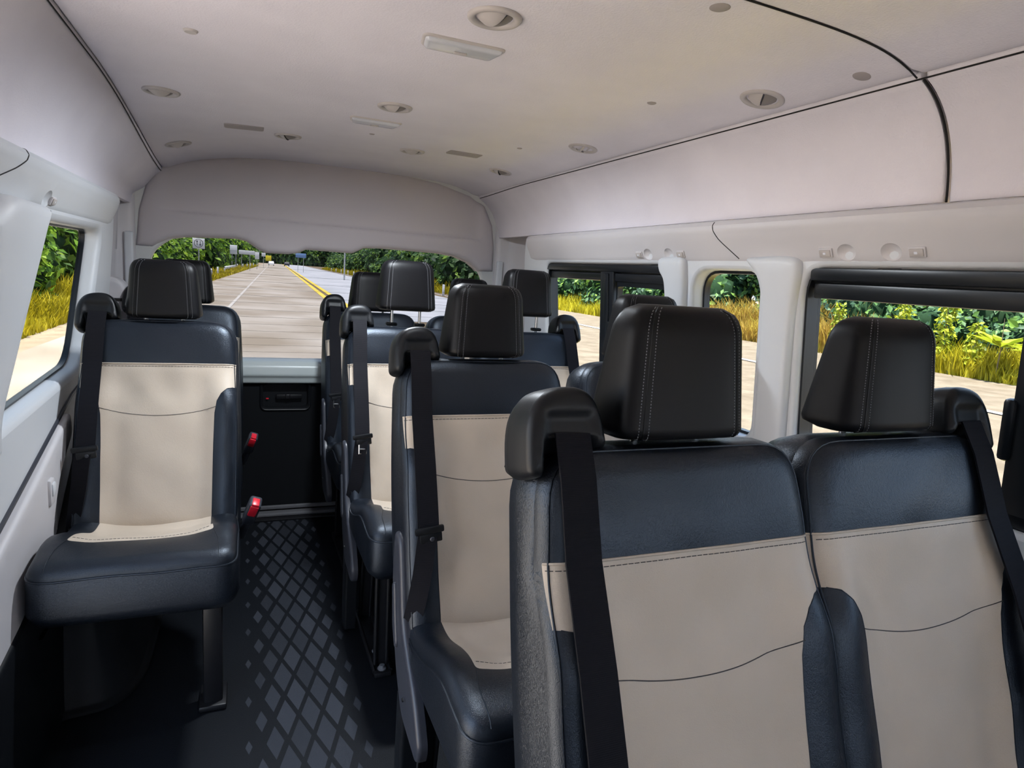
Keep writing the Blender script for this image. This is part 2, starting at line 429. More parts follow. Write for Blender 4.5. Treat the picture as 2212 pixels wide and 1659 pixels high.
    g = loft(rings, True, True)
    S['headrest'] = mesh('headrest', g, M['hrest'], 70)
    # double stitching where the face meets the side panels
    def hpt(t, idx, out=0):
        i = t * 24; a = int(min(23, i)); fr = i - a; p = np.array(rings[a][idx]) * (1 - fr) + np.array(rings[a + 1][idx]) * fr
        c = np.array((0, rings[a][0][1], Ht / 2)); q = p - c; q /= np.linalg.norm(q); return tuple(p + q * out)
    for sgn in (0, 1):
        for di in (0, 1, 2):
            idx = (N - 9 - di + 1) if sgn == 0 else (N // 2 + 9 + di - 1)
            path = [hpt(t, idx % N, .0004) for t in np.linspace(.01, .985, 90)]
            if di == 1: S['hr_seam%d' % sgn] = mesh('seam', tube(path, .0011, 5), M['hrest'])
            else: S['hr_stitch%d%d' % (sgn, di)] = mesh('stitching', dashes(path, .0006, 1, 1), M['stitch_l'])
    S['hr_post'] = mesh('headrest_post', tube([(0, .0, -.085), (0, .0, .03)], .0055, 12), M['chrome'])
    S['hr_collar'] = mesh('post_collar', box((0, .0, 0), (.040, .026, .012), .005, 3), M['plastic'])
    # ---- belt guide housing at the -u top corner
    hol = smooth_loop([(-.230, .606), (-.208, .600), (-.198, .632), (-.116, .636), (-.121, .676), (-.131, .702), (-.152, .716), (-.188, .714), (-.212, .702), (-.228, .668)],
                      [.012, .012, .012, .01, .02, .022, .03, .03, .03, .03], 5)
    def hh(u, v):
        w = sm(u, -.212, -.196) * (1 - sm(u, -.146, -.130))
        return .006 - .007 * w * (1 - sm(v, .672, .688)) - .016 * w * (1 - sm(v, .640, .654))
    res, _ = pillow(hol, hh, bmap, .016, .0045, [(.002, -.015), (.003, -.045), (-.003, -.070), (-.02, -.080)])
    S['guide'] = mesh('belt_guide', res['body'], M['plastic'], 60)
    def P(u, v, d): return bmap(u, v, d)
    g = box((0, 0, 0), (.066, .006, .007), .003, 2); g.xf(lambda x, y, z: (lambda q: (q[0], q[1], q[2]))(bmap(x - .170, z + .6535, -y - .004)))
    S['guide_slot'] = mesh('belt_slot', g, M['gap'])
    # ---- webbing
    def ribbon(pts, w, tw=0., th=.0016):
        rr = []; n = len(pts)
        for i, p in enumerate(pts):
            a = Vector(pts[max(0, i - 1)]); b = Vector(pts[min(n - 1, i + 1)]); t = (b - a).normalized()
            side = Vector((math.cos(tw(i / (n - 1)) if callable(tw) else tw), -math.sin(tw(i / (n - 1)) if callable(tw) else tw), 0)); side = (side - t * side.dot(t)).normalized(); nn = t.cross(side)
            p = Vector(p); rr.append([p + side * w / 2 * sx_ + nn * th * sy_ for sx_, sy_ in ((-1, -1), (1, -1), (1, 1), (-1, 1))])
        return loft(rr, True, True)
    top = [(-.169, .655), (-.171, .60), (-.174, .50), (-.176, .38), (-.177, .29), (-.178, .24)]
    hb = [.004, .016, .022, .044, .055, .060]
    path = [bmap(u, v, d) for (u, v), d in zip(top, hb)]
    path = resample(path, .02)
    g = ribbon(path, .048)
    end = path[-1]
    low = [(end[0], end[1] - .004, end[2] + .01), (-.186, end[1] - .014, end[2] - .03), (-.192, end[1] - .018, end[2] - .10), (-.204, end[1] - .020, end[2] - .17), (-.214, .006, .452)]
    low = resample(smooth_loop(low, .06, 4, closed=False), .015); g2 = ribbon(low, .042, lambda t: .1 + .5 * t)
    g.add(g2.v, g2.f)
    S['web'] = mesh('belt_webbing', g, M['web'])
    g = box((end[0], end[1] - .008, end[2] + .004), (.066, .010, .016), .004, 2, euler(0, -.12, 0))
    b = box((end[0] + .004, end[1] - .010, end[2] - .013), (.050, .006, .022), .003, 2, euler(0, -.12, 0)); g.add(b.v, b.f)
    S['latch'] = mesh('latch_plate', g, M['plastic'])
    rv = lathe([(.0001, .003), (.004, .003), (.0055, .0015), (.0055, 0)], 16); rv.xf(lambda x, y, z: (x + end[0] + .006, end[1] - .0125 - z, y + end[2] - .015))
    S['rivet'] = mesh('belt_rivet', rv, M['shield'])
    t = tube([(end[0] - .012, end[1] - .012, end[2] - .022), (end[0] - .012, end[1] - .016, end[2] - .052), (end[0] + .010, end[1] - .016, end[2] - .052), (end[0] + .010, end[1] - .012, end[2] - .022)], .0032, 8)
    t2 = tube([(end[0] - .012, end[1] - .0155, end[2] - .036), (end[0] + .010, end[1] - .0155, end[2] - .036)], .0025, 8); t.add(t2.v, t2.f)
    S['tongue'] = mesh('metal_tongue', t, M['chrome'])
    g = box((-.216, .018, .442), (.016, .03, .04), .004, 2); S['anchor'] = mesh('belt_anchor', g, M['plastic'])
    # ---- side shield (y,z) plan at the -u side
    sh = smooth_loop([(.115, .66), (.125, .56), (.095, .43), (.04, .33), (-.02, .27), (-.16, .255), (-.175, .30), (-.12, .375), (-.055, .42), (.005, .47), (.03, .55), (.065, .655)],
                     [.03, .05, .05, .04, .03, .02, .02, .05, .04, .04, .05, .03], 5)
    smap = lambda a, b, d: (-.226 - d, a, b)
    res, _ = pillow(sh, lambda u, v: .006 + 0 * u, smap, .010, .014, [(.0, -.012)])
    S['shield'] = mesh('side_shield', res['body'], M['shield'], 60)
    lv = smooth_loop([(.075, .545), (.095, .535), (.075, .44), (.045, .395), (.03, .41), (.05, .46)], .012, 4)
    res, _ = pillow(lv, lambda u, v: .012 + 0 * u, smap, .006, .008, [(.0, -.010)])
    S['lever'] = mesh('recline_lever', res['body'], M['shield'], 60)
    rv = lathe([(.0001, .004), (.004, .003), (.005, 0)], 12); rv.xf(lambda x, y, z: (-.236 - z, x - .055, y + .335)); S['screw'] = mesh('shield_screw', rv, M['steel'])
    lc = smooth_loop([(.05, .30), (.05, .12), (.04, .004), (-.01, .004), (-.01, .20), (-.02, .27)], [.02, .01, .01, .01, .05, .01], 4)
    res, _ = pillow(lc, lambda u, v: 0 * u, smap, .010, .02, [(.0, -.03)])
    S['leg_cover'] = mesh('leg_cover', res['body'], M['plastic'], 60)
    # ---- metal leg frame at u = -.145
    g = Geo()
    for y0, y1 in ((-.27, -.30), (.04, .02)):
        pass
    def legframe(u):
        g = Geo()
        for (a, b) in (((u, -.255, .012), (u, -.235, .345)), ((u, .045, .012), (u, .0, .345))):
            for du in (-.018, .018):
                t = tube([(a[0] + du, a[1], a[2]), (b[0] + du, b[1], b[2])], .006, 8); g.add(t.v, t.f)
            t = box(((a[0] + b[0]) / 2, (a[1] + b[1]) / 2 + .010, .178), (.034, .012, .325), .002, 1, euler(math.atan2(-(b[1] - a[1]), .33), 0, 0)); g.add(t.v, t.f)
        t = box((u, -.10, .010), (.052, .40, .016), .004, 2); g.add(t.v, t.f)
        for du in (-.024, .024):
            t = tube([(u + du, -.29, .016), (u + du, .08, .016)], .007, 8); g.add(t.v, t.f)
        return g
    S['leg'] = mesh('leg_frame', legframe(0), M['steel'])
    rv = lathe([(.0001, .014), (.008, .013), (.010, .006), (.014, .003), (.014, 0)], 12); rv.xf(lambda x, yy, z: (x, yy, z + .018)); S['bolt'] = mesh('floor_bolt', rv, M['scuff'])
    # single seat post leg
    g = box((.157, -.225, .17), (.050, .055, .34), .008, 2); t = box((.157, -.215, .01), (.072, .11, .018), .006, 2); g.add(t.v, t.f)
    S['post_leg'] = mesh('leg', g, M['steel'])
    # hinge cover on +u side (single seats)
    hc_ = smooth_loop([(.135, .62), (.15, .50), (.10, .40), (.0, .36), (-.05, .42), (.01, .48), (.06, .60)], .03, 5)
    res, _ = pillow(hc_, lambda u, v: .004 + 0 * u, lambda a, b, d: (.217 + d, a, b), .008, .014, [(.0, -.012)])
    S['hinge'] = mesh('hinge_cover', res['body'], M['plastic'], 60)
    # buckle: leans out over the aisle
    g = Geo(); R = euler(math.radians(24), math.radians(18), 0)
    b = box((0, 0, .030), (.030, .038, .070), .007, 3); g.add(b.v, b.f); b = box((0, 0, -.03), (.020, .022, .07), .006, 2); g.add(b.v, b.f)
    g.xf(lambda x, y, z: tuple(R @ Vector((x, y, z)))); S['buckle'] = mesh('buckle', g, M['shield'])
    g = box((0, -.0185, .046), (.020, .008, .032), .003, 2); b = box((0, -.006, .0645), (.017, .026, .006), .002, 2); g.add(b.v, b.f); g.xf(lambda x, y, z: tuple(R @ Vector((x, y, z)))); S['button'] = mesh('release_button', g, M['red'])
    return S
S = build_seat_meshes()
def flipped(key):
    k = key + '_flip'
    if k not in S:
        me = S[key].copy()
        for v in me.vertices: v.co.x = -v.co.x
        me.flip_normals(); S[k] = me
    return S[k]

def seat_unit(root, cx, flip=False, lift=0., tongue=False, belt=True, hs=0.):
    """one place of a seat: cushion, backrest, headrest and belt as parts of root"""
    g = (lambda k: flipped(k)) if flip else (lambda k: S[k])
    L = (cx, 0, 0)
    c = put('cushion', g('cushion'), root, L); put('seat_panel', g('cush_panel'), c)['label'] = 'beige leather centre of the cushion'
    put('stitching', g('cush_stitch'), c); put('piping', g('cush_piping'), c)
    b = put('backrest', g('backrest'), root, L); put('centre_panel', g('back_panel'), b)['label'] = 'beige leather centre of the backrest'
    put('stitching', g('back_stitch'), b); put('piping', g('back_piping'), b); put('welt', g('back_welt'), b)
    put('seat_pan', S['pan'], root, L)
    hx = (cx + (.004 if not flip else -.004) + hs, .643 * math.sin(A) + .045, TZ + .643 * math.cos(A) - .004 + lift)
    h = put('headrest', S['headrest'], root, hx)
    for sg in (0, 1):
        put('seam', S['hr_seam%d' % sg], h)
        for di in (0, 2): put('stitching', S['hr_stitch%d%d' % (sg, di)], h)
        p = put('headrest_post', S['hr_post'], h, ((-.052, .052)[sg], 0, 0)); p['label'] = 'chrome post'
        put('post_collar', S['hr_collar'], root, (hx[0] + (-.052, .052)[sg], hx[1], hx[2] - lift + .004))
    if belt:
        gd = put('belt_guide', g('guide'), root, L); put('belt_slot', g('guide_slot'), gd)
        w = put('seat_belt', g('web'), root, L); put('latch_plate', g('latch'), w); put('belt_anchor', g('anchor'), w)
        if tongue: put('metal_tongue', g('tongue'), w)['label'] = 'bare metal belt tongue'
        else: put('belt_rivet', g('rivet'), w)
    return c

def single_seat(x, y, label):
    r = thing('passenger_seat', label, 'seat', (x, y, 0), 'single seats on the wheel arch side')
    seat_unit(r, 0)
    put('leg', S['post_leg'], r)
    put('hinge_cover', S['hinge'], r)
    bk = put('buckle', S['buckle'], r, (.248, -.055, .475)); bk.scale = (1.2, 1.2, 1.2); put('release_button', S['button'], bk)['label'] = 'red release button'
    return r
def double_seat(y, label, lift=0., tongue=False, x=.53, cover=True, gap=.443, hs=0.):
    r = thing('double_seat', label, 'seat', (x, y, 0), 'double seats beside the sliding windows')
    seat_unit(r, 0, False, lift, tongue); seat_unit(r, gap, True, lift, tongue, hs=hs)
    s = put('side_shield', S['shield'], r); put('recline_lever', S['lever'], s); put('shield_screw', S['screw'], s)
    if cover: put('leg_cover', S['leg_cover'], r)
    for u in (-.145, .56):
        l = put('leg_frame', S['leg'], r, (u, 0, 0)); [put('floor_bolt', S['bolt'], l, (0, yb, 0)) for yb in (-.278, -.18, .07)]
    return r
double_seat(.49, 'nearest black and beige leather double seat, filling the bottom right corner', x=.546, gap=.425, hs=-.018)
double_seat(1.285, 'double seat just behind the nearest one, its cushion corner over the aisle', x=.553, gap=.482)
double_seat(2.10, 'double seat with both headrests pulled up on chrome posts', lift=.055, tongue=True, x=.542, gap=.485)
double_seat(2.83, 'rearmost double seat, backed against the rear door', tongue=True, x=.548, cover=False, gap=.485)
single_seat(-.238, 2.05, 'whole black and beige single seat on the window side of the aisle')
single_seat(-.235, 2.83, 'rear single seat almost hidden behind the front single seat')

# ================================================================ VAN SHELL
CX = .39
def XW(z): return .885 - .045 * np.clip((z - .80) / .53, 0, 1) - .02 * np.clip((.5 - z) / .5, 0, 1)     # half width of the inner wall
YF = -1.45
YL = 1.40      # the sliding doorway on the left ends here
def wall_map(side): return lambda a, b, d: (CX + side * (float(XW(b)) + d), a, b)
YE = 2.87
ZS = .50     # rear edge of the sliding doorway trim starts here
# right side windows: (y0,y1,z0,z1)
wA = smooth_loop([(-.25, .865), (1.175, .865), (1.185, 1.325), (-.25, 1.325)], [.05, .06, .07, .05], 6)
wD = smooth_loop([(-1.30, .90), (-.42, .90), (-.42, 1.31), (-1.15, 1.31)], [.05, .05, .05, .05], 6)
wB = smooth_loop([(1.325, .86), (1.585, .86), (1.60, 1.312), (1.325, 1.312)], [.05, .05, .075, .06], 6)
wC = smooth_loop([(1.755, .865), (2.62, .865), (2.64, 1.325), (1.735, 1.325)], [.05, .05, .06, .06], 6)
wL = smooth_loop([(1.56, .835), (2.47, .872), (2.61, 1.308), (1.56, 1.308)], [.02, .09, .055, .02], 6)
right = plate([(YF, 0), (YE, 0), (YE, 1.42), (YF, 1.42)], [wA, wB, wC, wD], wall_map(1), .055, .012, .07)
e = loft([[(CX + .865 + .0, YE, z), (CX + .865 + .05, YE, z)] for z in (0, 1.45)], False, False)
right.add(e.v, e.f)
o = obj('wall_right', right, M['trim2'], angle=50); o['kind'] = 'structure'
left = plate([(YL, 0), (YE - .05, 0), (YE - .05, 1.42), (YL, 1.42)], [wL], wall_map(-1), .06, .02, .07)
e = loft([[(CX - .865, YE - .05, z), (CX - .865 - .035, YE - .05, z)] for z in (0, 1.45)], False, False); left.add(e.v, e.f)
o = obj('wall_left', left, M['trim2'], angle=50); o['kind'] = 'structure'

o = obj('wall_left_front', plate([(YF, 0), (.55, 0), (.55, 1.42), (YF, 1.42)], [rrect(-1.0, 1.08, .60, .42, .05)], wall_map(-1), .05, .01, .1), M['trim2'], angle=50); o['kind'] = 'structure'
fw = plate([(CX - .88, 0), (CX + .88, 0), (CX + .84, 1.70), (CX - .84, 1.70)], [rrect(CX, 1.12, 1.40, .36, .08)], lambda a, b, d: (a, YF - d, b), .05, .01, .2)
o = obj('wall_front', fw, M['trim2'], angle=50); o['kind'] = 'structure'
# window units
def window(n, m_glass, side, loop, off=.05, parts=()):
    ol = offset(ccw(resample(loop, .05, True)), .01)
    wm = wall_map(side)
    v, f, c = cdt([ol], keep=ol)
    g = extract([wm(p[0], p[1], off) for p in v], f); k = len(g.v); g.v += [(x + side * .004, y, z) for x, y, z in g.v]; g.f += [tuple(i + k for i in q) for q in g.f]
    o = obj('window_%d' % n, g, m_glass); o['kind'] = 'structure'; return o
def bars(side, L, w, d0, d1, inner_r=.0, name='window_frame', parent=None, m=None):
    """frame that follows a closed loop: outer loop L, inner loop L inset by w"""
    L = ccw(resample(L, .04, True)); I = offset(L, -w); wm = wall_map(side)
    rings = [[wm(p[0], p[1], d1) for p in L], [wm(p[0], p[1], d0) for p in L], [wm(p[0], p[1], d0 - .0) for p in I], [wm(p[0], p[1], d1) for p in I]]
    return obj(name, loft(rings, True, False), m or M['frame'], parent, angle=30)
def wbox(side, y0, y1, z0, z1, d0, d1, r=.004, name='frame_rail', parent=None, m=None):
    g = box(((y0 + y1) / 2, (d0 + d1) / 2, (z0 + z1) / 2), (y1 - y0, d1 - d0, z1 - z0), r, 2)
    g.xf(lambda a, d, b: wall_map(side)(a, b, d)); return obj(name, g, m or M['frame'], parent)
# right rear slider (window_1)
w1 = window(1, M['glassR'], 1, wC, .05)
bars(1, offset(ccw(wC), .006), .012, .016, .06, parent=w1)
wbox(1, 1.72, 2.64, 1.296, 1.322, .008, .05, parent=w1); wbox(1, 1.73, 2.62, 1.262, 1.292, .022, .05, parent=w1); wbox(1, 1.73, 2.63, 1.275, 1.318, .034, .055, parent=w1)
wbox(1, 1.74, 2.62, .868, .90, .015, .05, parent=w1)
wbox(1, 2.075, 2.17, .87, 1.30, .012, .048, .006, name='mullion', parent=w1); wbox(1, 2.10, 2.13, .87, 1.29, .004, .02, .004, name='mullion_strip', parent=w1)
bars(1, rrect(1.92, 1.08, .37, .40, .05), .035, .030, .052, name='sliding_sash', parent=w1)
l_ = wbox(1, 2.035, 2.085, 1.045, 1.115, -.006, .03, .006, name='latch', parent=w1); wbox(1, 2.045, 2.062, 1.055, 1.10, -.012, .0, .004, name='latch_pad', parent=l_, m=M['shield'])
# small fixed (window_2)
w2 = window(2, M['glassR'], 1, wB, .05); bars(1, offset(ccw(wB), .004), .012, .040, .06, name='rubber_seal', parent=w2)
# right front slider (window_3)
w3 = window(3, M['glassR'], 1, wA, .05)
bars(1, offset(ccw(wA), .006), .012, .016, .06, parent=w3)
wbox(1, -.24, 1.165, 1.293, 1.322, .004, .05, parent=w3); wbox(1, -.24, 1.165, 1.252, 1.288, .020, .05, parent=w3); wbox(1, -.24, 1.175, 1.270, 1.318, .034, .055, parent=w3)
wbox(1, -.24, 1.15, .868, .895, .012, .05, parent=w3)
wbox(1, .585, .70, .87, 1.30, .012, .048, .008, name='mullion', parent=w3); wbox(1, .60, .635, .87, 1.29, .002, .02, .005, name='mullion_strip', parent=w3)
wbox(1, .69, .712, .985, 1.10, .005, .035, .008, name='latch', parent=w3); wbox(1, .575, .61, 1.015, 1.065, -.014, .01, .005, name='latch_pad', parent=w3)
bars(1, rrect(.30, 1.08, .62, .40, .06), .04, .028, .052, name='sliding_sash', parent=w3)
w4 = window(4, M['glassL'], -1, wL, .055); bars(-1, offset(ccw(wL), .004), .010, .045, .062, name='rubber_seal', parent=w4)

# upper side ledges (swept trims) with lamp cups
ledge = [(.850, 1.462), (.830, 1.461), (.814, 1.455), (.806, 1.444), (.805, 1.430), (.812, 1.405), (.836, 1.345), (.848, 1.328), (.866, 1.318), (.90, 1.316)]
ledge = [(a, b - .014 * float(np.clip((b - 1.32) / .12, 0, 1))) for a, b in ledge]
ledge = [tuple(p) for p in resample(ledge, .008)]
cum = np.concatenate([[0], np.cumsum([math.dist(a, b) for a, b in zip(ledge[:-1], ledge[1:])])])
def s_at(z): i = int(np.argmin([abs(p[1] - z) + (0 if k > 18 else 1) for k, p in enumerate(ledge)])); return float(cum[i])
def make_ledge(side, cups, y1, name, label_mat, YF=YF):
    lx = np.array([p[0] for p in ledge]); lz = np.array([p[1] for p in ledge])
    def mp(a, s, d):
        t = np.clip((a - (y1 - .10)) / .10, 0, 1); back = .05 * t * t * (side > 0) + .02 * t * t
        x = float(np.interp(s, cum, lx)) + d + back; z = float(np.interp(s, cum, lz)) + d * .3
        return (CX + side * x, a, z)
    Lx = [(YF, 0), (y1 - .03, 0), (y1, .05), (y1, cum[-1]), (YF, cum[-1])]
    ol = ccw(resample(Lx, .03, True)); pts = [(a, s) for a in np.arange(YF + .05, y1 - .01, .06) for s in cum[1:-1]]
    circ = []
    for (cy, cs, r) in cups:
        for k, rr in enumerate((1, .93, .8, .6, .35)):
            L = [(cy + r * rr * math.cos(t), cs + r * rr * .80 * math.sin(t)) for t in np.linspace(0, 2 * PI, 29)[:-1]]
            if k == 0: circ.append(L)
            else: pts += L
        pts.append((cy, cs))
    pts = [p for p in pts if all(not (.95 < math.hypot(p[0] - cy, (p[1] - cs) / .8) / r < 1.12) for cy, cs, r in cups) or False]
    v, f, c = cdt([ol] + circ, (), pts, keep=ol)
    def dep(a, s):
        for cy, cs, r in cups:
            q = math.hypot(a - cy, (s - cs) / .8) / r
            if q < 1: return .010 * (1 - q ** 2.2)
        return 0
    g = extract([mp(p[0], p[1], dep(*p)) for p in v], f)
    # end cap
    cap = loft([[mp(y1, s, 0) for s in cum], [(lambda q: (q[0] + side * .12, q[1] + .01, q[2]))(mp(y1, s, 0)) for s in cum]], False, False); g.add(cap.v, cap.f)
    o = obj(name, g, label_mat, angle=30); o['kind'] = 'structure'; return mp, o
sc_ = .062
sA, sB = s_at(1.404), s_at(1.394)
mpR, lr = make_ledge(1, [(1.824, sA, .024), (1.71, sA, .024), (1.059, sB, .024), (.951, sB, .024)], 2.87, 'trim_1', M['trim'])
mpL, ll = make_ledge(-1, [(1.90, s_at(1.376), .030)], 2.82, 'trim_2', M['trim2'], YL)
def joint(mp, pts, n):
    P = smooth_loop(pts, .5, 12, closed=False); o = obj('trim_%d' % n, tube([mp(a, b, -.0002) for a, b in P], .0014, 6), M['gap']); o['kind'] = 'structure'
joint(mpR, [(1.49, .008), (1.49, .07), (1.40, .145)], 14); joint(mpL, [(1.70, .01), (1.68, .06), (1.50, .13)], 15)
# push buttons beside the cups
def push(mp, y, s, side, label):
    t = thing('lamp_switch', label, 'switch', (0, 0, 0), 'switches on the side ledges')
    def base(z0, w, h, th, r):
        g = box((0, 0, 0), (w, h, th), r, 2)
        p0 = Vector(mp(y, s, 0)); pa = Vector(mp(y + .01, s, 0)); ps = Vector(mp(y, s + .01, 0)); a = (pa - p0).normalized(); b = (ps - p0).normalized(); n = a.cross(b).normalized()
        if n.x * side > 0: n = -n
        g.xf(lambda x, yy, z: tuple(p0 + a * x + b * yy + n * (z + z0))); return g
    obj('bezel', base(.001, .036, .022, .006, .002), M['trim'], t); obj('rocker', base(.004, .030, .016, .006, .002), M['vent'], t)
    obj('symbol', base(.0073, .007, .005, .0006, .0002), M['white'], t)
push(mpR, 1.873, sA, 1, 'small square switch rearmost on the right hand ledge')
push(mpR, 1.648, sA, 1, 'small square switch above the pillar between rear and small window')
push(mpR, 1.112, sB, 1, 'square switch on the ledge above the near sliding window corner')
push(mpR, .893, sB, 1, 'largest square switch, nearest on the right hand ledge')
push(mpL, 1.945, s_at(1.372), -1, 'small switch on the left ledge above the left window')

# pillar covers (raised panels on the walls)
def pillar(n, side, outline, m, up=.012, r=.016, lab=None):
    wm = wall_map(side)
    res, _ = pillow(outline, lambda a, b: up - .0 * a, lambda a, b, d: (wm(a, b, 0)[0] - side * d, a, b), r, .03, [(.002, -.02)], back=False)
    o = obj('trim_%d' % n, res['body'], m, angle=60); o['kind'] = 'structure'; return o
pillar(3, 1, smooth_loop([(1.195, .70), (1.30, .70), (1.30, 1.28), (1.38, 1.345), (1.235, 1.352), (1.175, 1.34), (1.195, 1.25)], [.01, .01, .1, .03, .05, .05, .1], 6), M['trim2'], .020, .02)
pillar(4, 1, smooth_loop([(1.615, .70), (1.715, .70), (1.72, 1.27), (1.76, 1.30), (1.765, 1.345), (1.63, 1.352), (1.62, 1.29)], [.01, .01, .1, .03, .02, .03, .1], 6), M['trim2'], .020, .02)
pillar(5, -1, smooth_loop([(1.40, .785), (1.48, .815), (1.525, .835), (1.50, .90), (1.62, 1.08), (1.79, 1.335), (1.52, 1.34), (1.46, 1.31), (1.40, 1.30)], [.01, .03, .03, .06, .2, .02, .06, .05, .02], 6), M['trim2'], .055, .03)

# lower left body-side moulding line + recessed pocket panel
t = tube([(CX - XW(.6) + .002, 1.41, .575), (CX - XW(.7) + .002, 1.75, .66), (CX - XW(.8) + .002, 2.3, .80), (CX - XW(.8), 2.8, .86)], .006, 8)
o = obj('trim_6', t, M['shield']); o['kind'] = 'structure'
ap = smooth_loop([(1.0, .0), (2.80, .0), (2.80, .74), (2.30, .70), (2.12, .60), (2.02, .48), (2.0, .38), (1.93, .36), (1.84, .42), (1.74, .44), (1.55, .30), (1.3, .28), (1.0, .3)], [.01, .01, .05, .1, .08, .06, .03, .04, .05, .05, .1, .1, .01], 5)
ap = smooth_loop([(1.0, .50), (1.40, .56), (1.75, .645), (2.20, .77), (2.22, .70), (2.06, .62), (1.97, .50), (1.955, .42), (1.90, .40), (1.80, .44), (1.72, .36), (1.62, .26), (1.0, .20)], [.01, .1, .1, .02, .04, .06, .06, .02, .03, .04, .05, .05, .01], 5)
ap = [(max(p[0], 1.405), p[1]) for p in ap]
ap = [p for i, p in enumerate(ap) if p != ap[i - 1]]
pillar(7, -1, ap, M['trim'], .022, .012)
pl = thing('wall_socket', 'small raised square socket cover on the lower left wall panel', 'socket', (0, 0, 0))
wbox(-1, 1.925, 1.965, .575, .645, -.030, .0, .006, name='housing', parent=pl, m=M['trim']); wbox(-1, 1.93, 1.958, .60, .635, -.034, -.02, .004, name='cover_flap', parent=pl, m=M['trim2'])
# black lower side panel on the left
pillar(8, -1, smooth_loop([(1.41, 0), (2.81, 0), (2.81, .68), (2.35, .64), (2.05, .43), (1.80, .44), (1.68, .40), (1.41, .37)], [.01, .01, .03, .05, .04, .03, .05, .01], 5), M['plastic'], .030, .012)

# rear corner walls (between side trims and the hatch)
def lin(a, b, n): return [tuple(np.array(a) * (1 - t) + np.array(b) * t) for t in np.linspace(0, 1, n)]
def corner(side, nm):
    g = Geo()
    # side piece further out, curving round to the rear plane
    prof = smooth_loop([(.875, 2.875), (.99, 2.90), (.985, 3.12), (.93, 3.22), (.835, 3.235), (.822, 3.30)], [0, .03, .1, .08, .02, 0], 6, closed=False)
    if side < 0: prof = [(a if a < .89 else .89 + (a - .89) * .62, b - .045 if b < 2.95 else b) for a, b in prof]
    rings = []
    for z in (0, .6, 1.0, 1.25, 1.45, 1.60, 1.72):
        k = 1 - .11 * max(0, (z - 1.25)) ** 1.5 * 2.2 
        rings.append([(CX + side * (x if x > .9 else x * 1.0) * (k if x > .9 else 1), y, z) for x, y in prof])
    g = loft(rings, False, False); o = obj(nm, g, M['trim'], angle=60); o['kind'] = 'structure'; return o
corner(1, 'wall_right_rear'); corner(-1, 'wall_left_rear')
for side, n_ in ((1, 9), (-1, 10)):      # lighter inner jamb strip next to the hatch opening
    g = box((CX + side * .850, 3.222, 1.02), (.035, .02, .62), .008, 3); o = obj('trim_%d' % n_, g, M['trim2']); o['kind'] = 'structure'

# headliner sides and ceiling
def side_liner(side, y0, y1, nm):
    pts = []
    P0, P1, P2 = np.array((.842, 1.449)), np.array((.828, 1.60)), np.array((.728, 1.650 if side > 0 else 1.690))
    prof = [P0 * (1 - t) ** 2 + 2 * P1 * t * (1 - t) + P2 * t * t for t in np.linspace(0, 1, 14)]
    prof = [P0 + np.array((.025, .0))] + prof + [P2 + np.array((-.004, .012)), P2 + np.array((.0, .03))]
    rings = []; ys = [y0, y0 + .002, y0 + .008] + list(np.linspace(y0 + .05, y1 - .05, max(2, int((y1 - y0) / .1)))) + [y1 - .008, y1 - .002, y1]
    for i, y in enumerate(ys):
        ins = {0: .02, 1: .004, 2: .0}.get(min(i, len(ys) - 1 - i), 0.)
        dz = -.095 * float(sm(y, 1.9, 3.3)) if side < 0 else -.012 * float(sm(y, 2.6, 3.3))
        hollow = .07 * (1 - float(sm(y, 1.28, 1.44))) if side < 0 else 0
        rings.append([(CX + side * (p[0] + ins + hollow * float(sm(p[1], 1.46, 1.50)) * (1 - float(sm(p[1], 1.60, 1.67)))), y, p[1] + dz * float(sm(p[1], 1.46, 1.64))) for p in prof])
    o = obj(nm, loft(rings, False, False), M['liner'], angle=50); o['kind'] = 'structure'; return o
side_liner(1, .868, 3.30, 'wall_right_upper'); side_liner(1, YF, .861, 'wall_right_upper_front'); side_liner(-1, YF, 3.30, 'wall_left_upper')
def zc(x, y):
    t = (x - CX) / .72; q = float(sm(y, 1.9, 3.3))
    b = 1.682 + .020 * float(sm(y, 2.0, 3.1)) + .004 * (1 - t * t)
    if t > 0: return b - .034 * t ** 9 - .008 * q * t ** 3 - .02 * q * t ** 6
    return b + .006 * t ** 4 - q * (.080 * abs(t) ** 3.0 + .026 * abs(t) ** 8)
def seam_y(x): t = (x - CX) / .72; return .848 + .020 * np.clip(t, 0, 1) ** 3
def ceil_panel(front, nm):
    def mp(a, b):  # a in -1..1 across, b 0..1 along
        x = CX + a * .722; s = float(seam_y(x)); y = (s - .0025 - b * (s - YF)) if front else (s + .0025 + b * (3.30 - s))
        return x, y
    na = 48; bs = [0, .0005, .003] + list(np.linspace(.02, 1, 34))
    rings = []
    for i, b in enumerate(bs):
        ins = (.012, .002, 0.)[i] if i < 3 else 0
        r_ = []
        for j in range(na + 1):
            a = -1 + 2 * j / na; x, y = mp(a, b); z = zc(x, y) + ins
            if j in (0, na): z += .012
            r_.append((x, y, z))
        rings.append(r_)
    o = obj(nm, loft(rings, False, False), M['liner'], angle=60); o['kind'] = 'structure'; return o
ceil_panel(False, 'ceiling'); ceil_panel(True, 'ceiling_front')
def seam(pts, r, n):
    o = obj('trim_%d' % n, tube(pts, r, 6), M['gap']); o['kind'] = 'structure'
seam([(CX + a * .72, float(seam_y(CX + a * .72)), zc(CX + a * .72, .85) + .0012) for a in np.linspace(-.99, .995, 60)], .0016, 16)
seam([(CX + .7255, y, 1.6495 - .012 * float(sm(y, 2.6, 3.3)) + .001) for y in np.linspace(YF, 3.24, 60)], .0016, 17)
